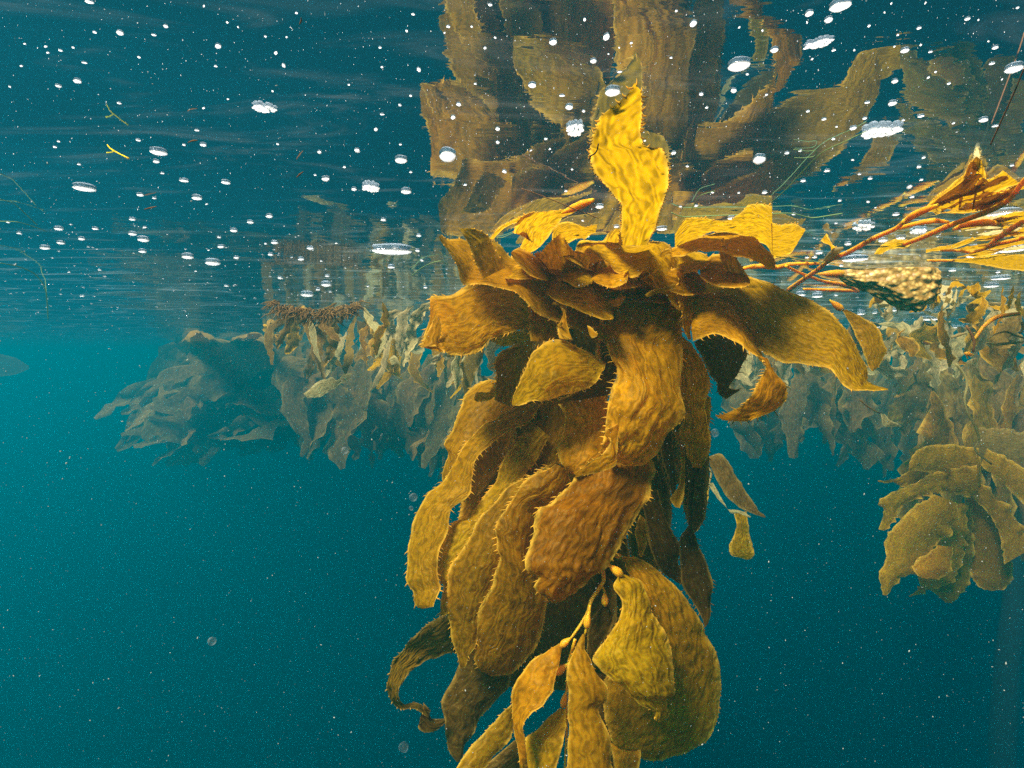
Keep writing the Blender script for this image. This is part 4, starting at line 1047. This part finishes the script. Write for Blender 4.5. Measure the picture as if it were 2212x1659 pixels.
# reddish fine tuft
def tuft():
    base = at(690, 672, 2.0)
    V = []; Fc = []
    for k in range(420):
        u = random.random()
        x = 590 + 190 * u
        y = 655 + 20 * math.sin(u * 3.1) + random.uniform(-8, 12)
        dirx = random.uniform(-1, .25) if u < .6 else random.uniform(-.7, .9)
        diry = random.uniform(-.25, .75)
        ln = random.uniform(14, 48)
        P = []
        dd = 2.0 + random.uniform(-.09, .09)
        ddd = random.uniform(-.05, .05)
        for i in range(5):
            t = i / 4
            P.append(at(x + dirx * ln * t + random.uniform(-1.5, 1.5), y + diry * ln * t + t * t * 6 + random.uniform(-1.5, 1.5), dd + ddd * t))
        v, f = tube_geo(P, [.0020, .0019, .0016, .0012, .0004], 4)
        k0 = len(V)
        V += v; Fc += [tuple(a + k0 for a in q) for q in f]
    o = mesh_object('seaweed_tuft', V, Fc, M['tuft'])
    tag(o, 'feathery reddish brown seaweed tuft floating left of the big kelp', 'seaweed')


tuft()

# pale torn scrap hanging left
sc_ = blade(None, [(656, 850), (680, 830), (720, 812), (760, 806)], [(664, 860), (690, 856), (712, 846), (752, 822)], [2.1], 'pale', bulge=.02, spine=0, amp=.004, jag=.006, name='kelp_scrap')
tag(sc_, 'pale green torn kelp scrap in front of the hazy left clumps', 'kelp scrap')
sc2 = blade(None, [(840, 775), (850, 766), (858, 772)], [(846, 788), (858, 786), (866, 790)], [1.7], 'pale', bulge=.01, spine=0, amp=.002, name='kelp_scrap')
tag(sc2, 'tiny cream scrap drifting left of the big kelp', 'kelp scrap')

sc3 = blade(None, [(-40, 770), (-10, 764), (30, 772), (62, 790)], [(-40, 800), (0, 812), (36, 808), (64, 796)], [15.0], 'far', bulge=.02, spine=0, amp=.006, jag=.01, name='kelp_scrap')
tag(sc3, 'dim dark kelp scrap hanging in open water at the left edge', 'kelp scrap')


def soft_particle(px, py, r, d, label):  # out-of-focus specks built as see-through spheres
    m = M.get('blurred')
    if m is None:
        m, nt, out = newmat('blurred_particle')
        a = nt.nodes.new('ShaderNodeBsdfTransparent'); b = nt.nodes.new('ShaderNodeBsdfTranslucent'); b.inputs['Color'].default_value = (.75, .78, .7, 1)
        lw = nt.nodes.new('ShaderNodeLayerWeight'); lw.inputs['Blend'].default_value = .5
        mr = nt.nodes.new('ShaderNodeMapRange'); mr.inputs['To Min'].default_value = .75; mr.inputs['To Max'].default_value = 1.0
        nt.links.new(lw.outputs['Facing'], mr.inputs['Value'])
        x = nt.nodes.new('ShaderNodeMixShader'); nt.links.new(mr.outputs[0], x.inputs[0]); nt.links.new(b.outputs[0], x.inputs[1]); nt.links.new(a.outputs[0], x.inputs[2])
        nt.links.new(x.outputs[0], out.inputs['Surface'])
        M['blurred'] = m
    c = at(px, py, d); R_ = r * d / F
    V = []; Fc = []
    for i in range(9):
        for q in range(14):
            a = i / 8 * math.pi; b = q / 14 * 2 * math.pi
            w = R_ * (1 + .12 * nz(math.cos(b) * 1.5 + px, math.sin(b) * 1.5, a))
            V.append(c + np.array([w * math.sin(a) * math.cos(b), w * math.sin(a) * math.sin(b), w * math.cos(a)]))
    for i in range(8):
        for q in range(14):
            q2 = (q + 1) % 14
            Fc.append((i * 14 + q, (i + 1) * 14 + q, (i + 1) * 14 + q2, i * 14 + q2))
    tag(mesh_object('blurred_particle', V, Fc, m), label, 'particle')


soft_particle(893, 1074, 9, .55, 'round pale jelly particle in open water just left of the leftmost olive blade')
soft_particle(888, 1098, 5, .55, 'small pale jelly particle just under the round one left of the olive blade')
soft_particle(745, 973, 8, .7, 'faint round jelly particle below the hazy kelp left of centre')
soft_particle(872, 1614, 11, .5, 'faint jelly particle near the bottom edge left of the kelp')
soft_particle(458, 1385, 9, .5, 'faint jelly particle in the lower left open water')
soft_particle(1544, 935, 9, .6, 'pale jelly particle right beside the right side of the big kelp')

# ------------------------------------------------------------------ drifting threads and fragments
def thread(pts, d, r, mat, label, name='algae_thread', cat='thread', n=28):
    o = tube(None, pts, d, r, mat, name, n=n, sides=5)
    tag(o, label, cat)


thread([(2212, 148), (2195, 190), (2168, 250), (2140, 312)], [-.93], [1.6], 'thread_orange', 'straight pinkish thread rising to the right edge above the yellow blades')
thread(E(1, [(830, 945), (930, 980), (1060, 1030), (1180, 1080), (1350, 1145)]), [-.9], [1.0], 'thread_orange', 'thin orange thread crossing the curled blade left of the upright blade')
thread(E(1, [(1288, 745), (1300, 720), (1325, 705), (1342, 680), (1350, 640)]), [-.87], [1.5], 'thread_black', 'short black thread lying across the upright yellow blade')
thread([(0, 568), (40, 576), (75, 592), (98, 625), (104, 690)], [-.9, -.9, -.9], [.9], 'thread_green', 'faint green thread curving down near the left edge')
thread([(0, 430), (30, 440), (55, 462), (80, 486)], [-.93], [.7], 'thread_green', 'short green thread at the left edge, uppermost there')
thread([(0, 478), (40, 480), (80, 492), (100, 500)], [-.93], [.7], 'thread_green', 'green thread at the left edge just under the short one')
thread(E(1, [(600, 1270), (700, 1275), (800, 1240), (1000, 1265)]), [-.97], [.8], 'thread_green', 'green thread at the surface behind the pale folded blade end')
thread(E(6, [(-700, 560), (-600, 480), (-480, 420), (-380, 400), (-300, 440)]), [-.97], [.8], 'thread_green', 'fine green thread arching left of the big kelp')
thread(E(4, [(-20, 980), (40, 1005), (200, 1000), (500, 990), (700, 985), (820, 1012), (930, 998), (1010, 985)]), [-.96], [1.0], 'thread_green', 'long green thread lying along the surface right of the upright blade')
thread(E(4, [(580, 920), (680, 830), (800, 700), (900, 610), (1050, 540), (1150, 490)]), [-.96], [.9], 'thread_green', 'long pale thread slanting up from the right shoulder blades')
thread(E(4, [(715, 600), (800, 610), (850, 605), (840, 640), (780, 650), (720, 650)]), [-.96], [.7], 'thread_green', 'looped green thread beside the dark reflection')
thread(E(4, [(100, 960), (150, 880), (240, 850)]), [-.96], [.7], 'thread_green', 'short thread curling up from the right shoulder blades')
thread(E(7, [(210, 660), (320, 670), (500, 695), (680, 715)]), [-.9], [1.0], 'thread_green', 'dark green needle lying across the stout stipe')
thread(E(7, [(1410, 830), (1520, 830), (1640, 850), (1750, 862)]), [-.92], [1.4], 'pale', 'cream strand trailing right of the crusted clump')
thread([(1075, 793), (1100, 800), (1122, 792)], [1.5], [1.2], 'pale', 'pale curved strand left of the cap shaped blade')


def fragment():
    o = thing('algae_fragment', at(255, 325, -.93), 'small yellow forked algae fragment drifting at upper left', 'fragment')
    tube(o, [(232, 313), (240, 322), (262, 334), (278, 342)], [-.93], [.9, 1.2, 1.0, 1.7], 'stipe', 'stem')
    tube(o, [(248, 326), (240, 329), (231, 330)], [-.93], [.9, 1.0, 1.4], 'stipe', 'branch', n=6)


fragment()
for pts, lb in (([(406, 308), (416, 304), (427, 303)], 'tan leaf fragment over the blue water at upper left, uppermost of the pair there'), ([(641, 383), (648, 376), (655, 371)], 'tan fragment above the row of white bubbles'),
                ([(312, 452), (325, 449), (338, 446)], 'rust brown fragment over the far left kelp reflection'), ([(647, 53), (651, 44), (650, 38)], 'rusty fragment near the upper edge')):
    thread(pts, [-.95], [.8, 1.9, .7], 'tuft', lb, 'leaf_fragment', 'fragment', n=8)

# ------------------------------------------------------------------ bubbles under the surface
def dome_mesh(name, seed, lobes=0.08, flat=.42):
    n, m = 12, 30
    V = []; Fc = []
    for i in range(n):
        a = i / (n - 1) * math.pi
        for q in range(m):
            b = 2 * math.pi * q / m
            r = math.sin(a) * (1 + lobes * noise.noise(Vector((math.cos(b) * 1.3, math.sin(b) * 1.3, seed))) * 3)
            V.append((r * math.cos(b), r * math.sin(b), math.cos(a) * flat))
    for i in range(n - 1):
        for q in range(m):
            q2 = (q + 1) % m
            Fc.append((i * m + q, (i + 1) * m + q, (i + 1) * m + q2, i * m + q2))
    me = bpy.data.meshes.new(name)
    me.from_pydata(V, [], Fc)
    me.materials.append(M['bubble'])
    me.polygons.foreach_set('use_smooth', np.ones(len(me.polygons), bool))
    return me


def foam_mesh(name, seed, cells=16):
    """a raft of small bubbles: several domes merged"""
    r0 = random.Random(seed)
    V = []; Fc = []
    pts = []
    for k in range(cells * 8):
        x, y = r0.uniform(-1, 1), r0.uniform(-1, 1)
        if x * x + y * y < .85 and all((x - a)**2 + (y - b)**2 > .09 for a, b in pts):
            pts.append((x, y))
    n, m = 5, 10
    for (x, y) in pts:
        rr = r0.uniform(.2, .3); k0 = len(V)
        for i in range(n):
            a = i / (n - 1) * math.pi
            for q in range(m):
                b = 2 * math.pi * q / m
                V.append((x + rr * math.sin(a) * math.cos(b), y + rr * math.sin(a) * math.sin(b), math.cos(a) * rr * .7))
        for i in range(n - 1):
            for q in range(m):
                q2 = (q + 1) % m
                Fc.append((k0 + i * m + q, k0 + (i + 1) * m + q, k0 + (i + 1) * m + q2, k0 + i * m + q2))
    me = bpy.data.meshes.new(name)
    me.from_pydata(V, [], Fc)
    me.materials.append(M['bubble'])
    me.polygons.foreach_set('use_smooth', np.ones(len(me.polygons), bool))
    return me


DOMES = [dome_mesh('bubble', s, lobes=.06) for s in (1.1, 5.7, 9.3, 14.2)]
GBU = 'air bubbles under the water surface'


def wave_z(x, y):
    return (0.0042 * math.sin(x * 2.1 + y * 4.4 + .6) + 0.0014 * math.sin(-x * 5.3 + y * 7.7 + 1.9) + 0.0011 * math.sin(x * 11 - y * 14 + 1) + 0.0003 * math.sin(x * 13 + y * 9 + 2.2)
            + 0.0002 * math.sin(-x * 8 + y * 21 + .4) + 0.0001 * math.sin(x * 19 - y * 17))


def surface_point(px, py):
    r = rays(px, py)
    d = H / max(r[2], .02)
    for _ in range(4):
        p = CAMP + r * d
        d = (H + wave_z(p[0], p[1])) / max(r[2], .02)
    return CAMP + r * d, d, r


def bubble(px, py, w, h, label, me=None, group=GBU, rot=0.0):
    p, d, r = surface_point(px, py)
    el = r[2] / np.linalg.norm(r)
    sx = w * .5 * d / F
    flat = .42
    # seen height of a flat dome = depth extent * sin(el) + thickness
    sy = max(h * .5 * d / F / max(el, .12) * .75, sx * .5)
    sy = min(sy, sx * 3.0)
    o = bpy.data.objects.new('air_bubble', me or random.choice(DOMES))
    COL.objects.link(o)
    sz = min(sx, sy) * .9
    o.location = (p[0], p[1], p[2] - sz * flat * .55)
    o.scale = (sx, sy, sz)
    az = math.atan2(r[0], r[1])
    o.rotation_euler = (0, 0, -az + rot)
    tag(o, label, 'bubble', group)
    return o


NAMED = [
    (570, 231, 48, 18, 'wide flat white bubble alone over open blue water at upper left', 'foam'),
    (1243, 277, 40, 30, 'foamy bubble made of many cells beside the upright blade', 'foam'),
    (968, 334, 38, 26, 'large ring shaped bubble left of the dark reflection', None),
    (1903, 279, 72, 24, 'widest slanting bubble raft at upper right', 'foam'),
    (1598, 138, 48, 22, 'large bean shaped bubble above the right shoulder blades', None),
    (1323, 196, 32, 18, 'large oval bubble just above the tip of the upright blade', None),
    (1640, 343, 26, 20, 'ringed bubble between the upright blade and the slanting raft', None),
    (802, 403, 36, 16, 'double bubble over the middle of the open blue water', 'foam'),
    (848, 538, 85, 9, 'longest thin white foam streak left of the kelp', None),
    (866, 344, 26, 13, 'oval bubble with a green speck, upper of a loose pair left of the kelp', None),
    (877, 412, 22, 9, 'flat oval bubble, lower of a loose pair left of the kelp', None),
    (1815, 10, 42, 22, 'large white bubble at the top edge', None),
    (1770, 92, 62, 10, 'broken white foam streak near the top right', 'foam'),
    (2190, 146, 32, 16, 'white bubble by the right edge near the pinkish thread', None),
    (182, 404, 42, 9, 'long white bubble at left', None),
    (343, 327, 34, 10, 'long white bubble above the far kelp reflection', None),
    (1865, 487, 38, 18, 'ring of foam by the right shoulder blades', 'foam'),
    (1985, 497, 30, 14, 'small foam patch between the stout stipes', 'foam'),
]
for i, (x, y, w, h, lb, kd) in enumerate(NAMED):
    bubble(x, y, w, h, lb, foam_mesh('foam_raft', 31 + i) if kd == 'foam' else None)
MED = [(765, 408, 16, 8), (704, 386, 20, 12), (690, 328, 11, 9), (772, 325, 15, 11), (1150, 183, 22, 14), (1230, 230, 24, 13), (979, 253, 14, 12), (991, 225, 14, 10), (1075, 278, 13, 11),
       (1075, 307, 11, 9), (1498, 50, 20, 18), (1195, 90, 22, 16), (1282, 131, 18, 12), (1310, 79, 18, 20), (1748, 28, 22, 16), (1790, 42, 22, 16), (1673, 107, 22, 14), (1955, 108, 22, 12),
       (1933, 175, 17, 11), (1928, 222, 22, 12), (2125, 258, 22, 11), (1843, 276, 18, 10), (1868, 255, 12, 6), (1090, 370, 13, 10), (1263, 42, 8, 10), (905, 150, 12, 12), (1585, 195, 16, 14), (1515, 203, 12, 9),
       (1320, 405, 13, 7), (1295, 445, 24, 9), (1455, 330, 14, 10), (1652, 415, 16, 7), (1580, 470, 22, 6), (1230, 560, 10, 6), (1385, 490, 10, 6), (1430, 493, 30, 6), (1270, 510, 10, 8),
       (426, 426, 28, 8), (338, 348, 18, 7), (398, 389, 24, 6), (488, 393, 24, 7), (582, 466, 20, 8), (541, 479, 18, 6), (505, 497, 20, 7), (593, 523, 20, 7), (670, 535, 20, 7), (310, 516, 30, 7),
       (459, 565, 40, 8), (406, 553, 30, 7), (477, 532, 18, 7), (703, 386, 22, 10), (828, 474, 16, 7), (705, 613, 30, 6), (663, 634, 34, 5), (812, 279, 11, 10), (771, 324, 15, 11), (439, 312, 18, 8),
       (471, 99, 16, 14), (259, 70, 18, 14), (167, 174, 20, 12), (358, 56, 12, 10), (596, 114, 9, 11), (613, 141, 10, 11), (193, 3, 22, 9), (127, 493, 22, 6), (97, 534, 24, 5), (176, 515, 18, 5),
       (286, 504, 22, 6), (308, 542, 20, 5), (303, 420, 18, 7), (606, 600, 16, 6), (510, 556, 15, 6), (584, 549, 16, 6), (650, 559, 18, 6), (905, 508, 16, 6), (902, 541, 14, 6), (853, 536, 20, 5), (912, 562, 12, 6),
       (2150, 102, 16, 8), (2090, 40, 14, 8), (1985, 60, 12, 7), (2050, 180, 10, 6), (1700, 330, 13, 6), (1745, 240, 10, 6), (1800, 300, 10, 6), (1760, 555, 14, 6), (1735, 390, 14, 6), (1985, 360, 12, 7),
       (1770, 545, 20, 5), (1995, 340, 10, 6), (1880, 385, 12, 6), (1965, 403, 14, 10), (1970, 425, 12, 5), (1715, 462, 12, 6)]


def region_label(x, y):
    if x < 420 and y < 420: return 'small slanting white bubble over the blue water at the far left'
    if x < 950 and y < 330: return 'small white bubble over the dark blue water at upper left'
    if x < 950: return 'small elongated white bubble over the blue water left of the kelp'
    if x < 1300: return 'small white bubble over the dark reflection left of the upright blade'
    if x < 1720: return 'small white bubble over the dark reflection right of the upright blade'
    if y > 430: return 'small white streak among the stipes at right, bubble shape also standing for glints'
    return 'small slanting white bubble over the hazy reflection at upper right'


used = [(n[0], n[1]) for n in NAMED]
for (x, y, w, h) in MED:
    bubble(x, y, w * .75, h * .8, region_label(x, y), rot=random.uniform(-.2, .2)); used.append((x, y))
GLINT_STREAKS = [(1984, 500, 20, 4), (1945, 513, 18, 5), (1832, 526, 14, 5), (2103, 533, 16, 5), (1908, 518, 18, 6), (1848, 558, 50, 4), (1730, 635, 20, 4), (1766, 638, 22, 3), (1806, 637, 10, 4),
           (2156, 587, 10, 3), (2058, 583, 14, 4), (2162, 600, 34, 2.5), (2142, 616, 26, 3), (2100, 551, 22, 4), (1946, 518, 20, 4), (2170, 458, 60, 8), (2185, 538, 50, 3), (2130, 545, 46, 3), (2034, 639, 14, 3),
           (2009, 640, 12, 3), (1955, 713, 26, 3), (2010, 687, 40, 3), (2070, 705, 24, 2.5), (2160, 750, 22, 2), (1890, 675, 12, 4), (1860, 676, 16, 3), (1930, 669, 14, 3), (1895, 705, 12, 3)]
for (x, y, w, h) in GLINT_STREAKS:  # white bubble shapes added to stand in for glints on the ripples
    bubble(x, y, w, h, region_label(x, y)); used.append((x, y))
cnt = len(MED) + len(NAMED) + len(GLINT_STREAKS)
tries = 0
while cnt < 292 and tries < 5000:
    tries += 1
    x = random.uniform(5, 2205); y = random.uniform(5, 640) ** 1.0
    if 930 < x < 1740 and y > 520: continue
    if x > 1740 and y > 600: continue
    if any(abs(x - a) < 16 and abs(y - b) < 12 for a, b in used): continue
    lim = y / 640
    w = random.uniform(3, 6) * (1 + .8 * lim) if random.random() < .85 else random.uniform(7, 10) * (1 + .7 * lim)
    h = random.uniform(4, 6.5) * (1 - .5 * lim)
    bubble(x, y, w, h, region_label(x, y), rot=random.uniform(-.3, .3))
    used.append((x, y)); cnt += 1


def fine_bubbles():
    V = []; Fc = []
    base = [(1, 0, 0), (0, 1, 0), (-1, 0, 0), (0, -1, 0), (0, 0, .6), (0, 0, -.6)]
    fc = [(0, 1, 4), (1, 2, 4), (2, 3, 4), (3, 0, 4), (1, 0, 5), (2, 1, 5), (3, 2, 5), (0, 3, 5)]
    for k in range(2500):
        x = random.uniform(-60, 2270); y = random.uniform(-40, 690) if k % 6 else random.uniform(480, 725)
        p, d, r = surface_point(x, y)
        az = math.atan2(r[0], r[1])
        s = random.uniform(.35, .95) * d / F * random.choice((1, 1, 1, 1.5))
        el = r[2] / np.linalg.norm(r)
        sy = s * min(.8 / max(el, .1), 4)
        if y > 480:  # drawn out into white dashes that stand in for waterline glints
            s, sy = s * random.uniform(1.2, 5.5) * (y / 640), s * 1.5
            hz = min(s * .25, .0016)
        else:
            hz = s
        ca, sa = math.cos(-az), math.sin(-az)
        k0 = len(V)
        for (a, b, c) in base:
            u, v = a * s, b * sy
            V.append((p[0] + u * ca - v * sa, p[1] + u * sa + v * ca, p[2] - hz * .6 + c * hz))
        Fc += [tuple(k0 + q for q in f) for f in fc]
    o = mesh_object('fine_bubbles', V, Fc, M['bubble'], loc=(0, 0, 0))
    tag(o, 'countless tiny white bubbles peppering the water surface from below, with dashes for glints near the waterline', 'bubbles', kind='stuff')


fine_bubbles()


def plankton():
    V = []; Fc = []
    base = [(1, 0, 0), (0, 1, 0), (-1, 0, 0), (0, -1, 0), (0, 0, 1), (0, 0, -1)]
    fc = [(0, 1, 4), (1, 2, 4), (2, 3, 4), (3, 0, 4), (1, 0, 5), (2, 1, 5), (3, 2, 5), (0, 3, 5)]
    for k in range(7000):
        d = 0.22 + 2.6 * random.random() ** 1.3
        x = random.uniform(-300, 2500); y = random.uniform(150, 1900)
        if d > float(surf_depth(x, y, .01)): continue
        p = CAMP + rays(x, y) * d
        s = random.choice((.25, .28, .3, .38, .5, .8)) * random.uniform(.6, 1.2) * (d ** .6) / F
        rot = Euler((random.uniform(0, 6), random.uniform(0, 6), random.uniform(0, 6))).to_matrix()
        sc = Vector((s * random.uniform(1, 3.0), s, s))
        k0 = len(V)
        for b in base:
            V.append(tuple(p + np.array(rot @ Vector((b[0] * sc.x, b[1] * sc.y, b[2] * sc.z)))))
        Fc += [tuple(k0 + q for q in f) for f in fc]
    o = mesh_object('plankton_specks', V, Fc, M['fleck'], loc=(0, 0, 0))
    tag(o, 'pale drifting specks suspended all through the water', 'specks', kind='stuff')


plankton()

for o in bpy.data.objects:
    if '_base' in o: del o['_base']
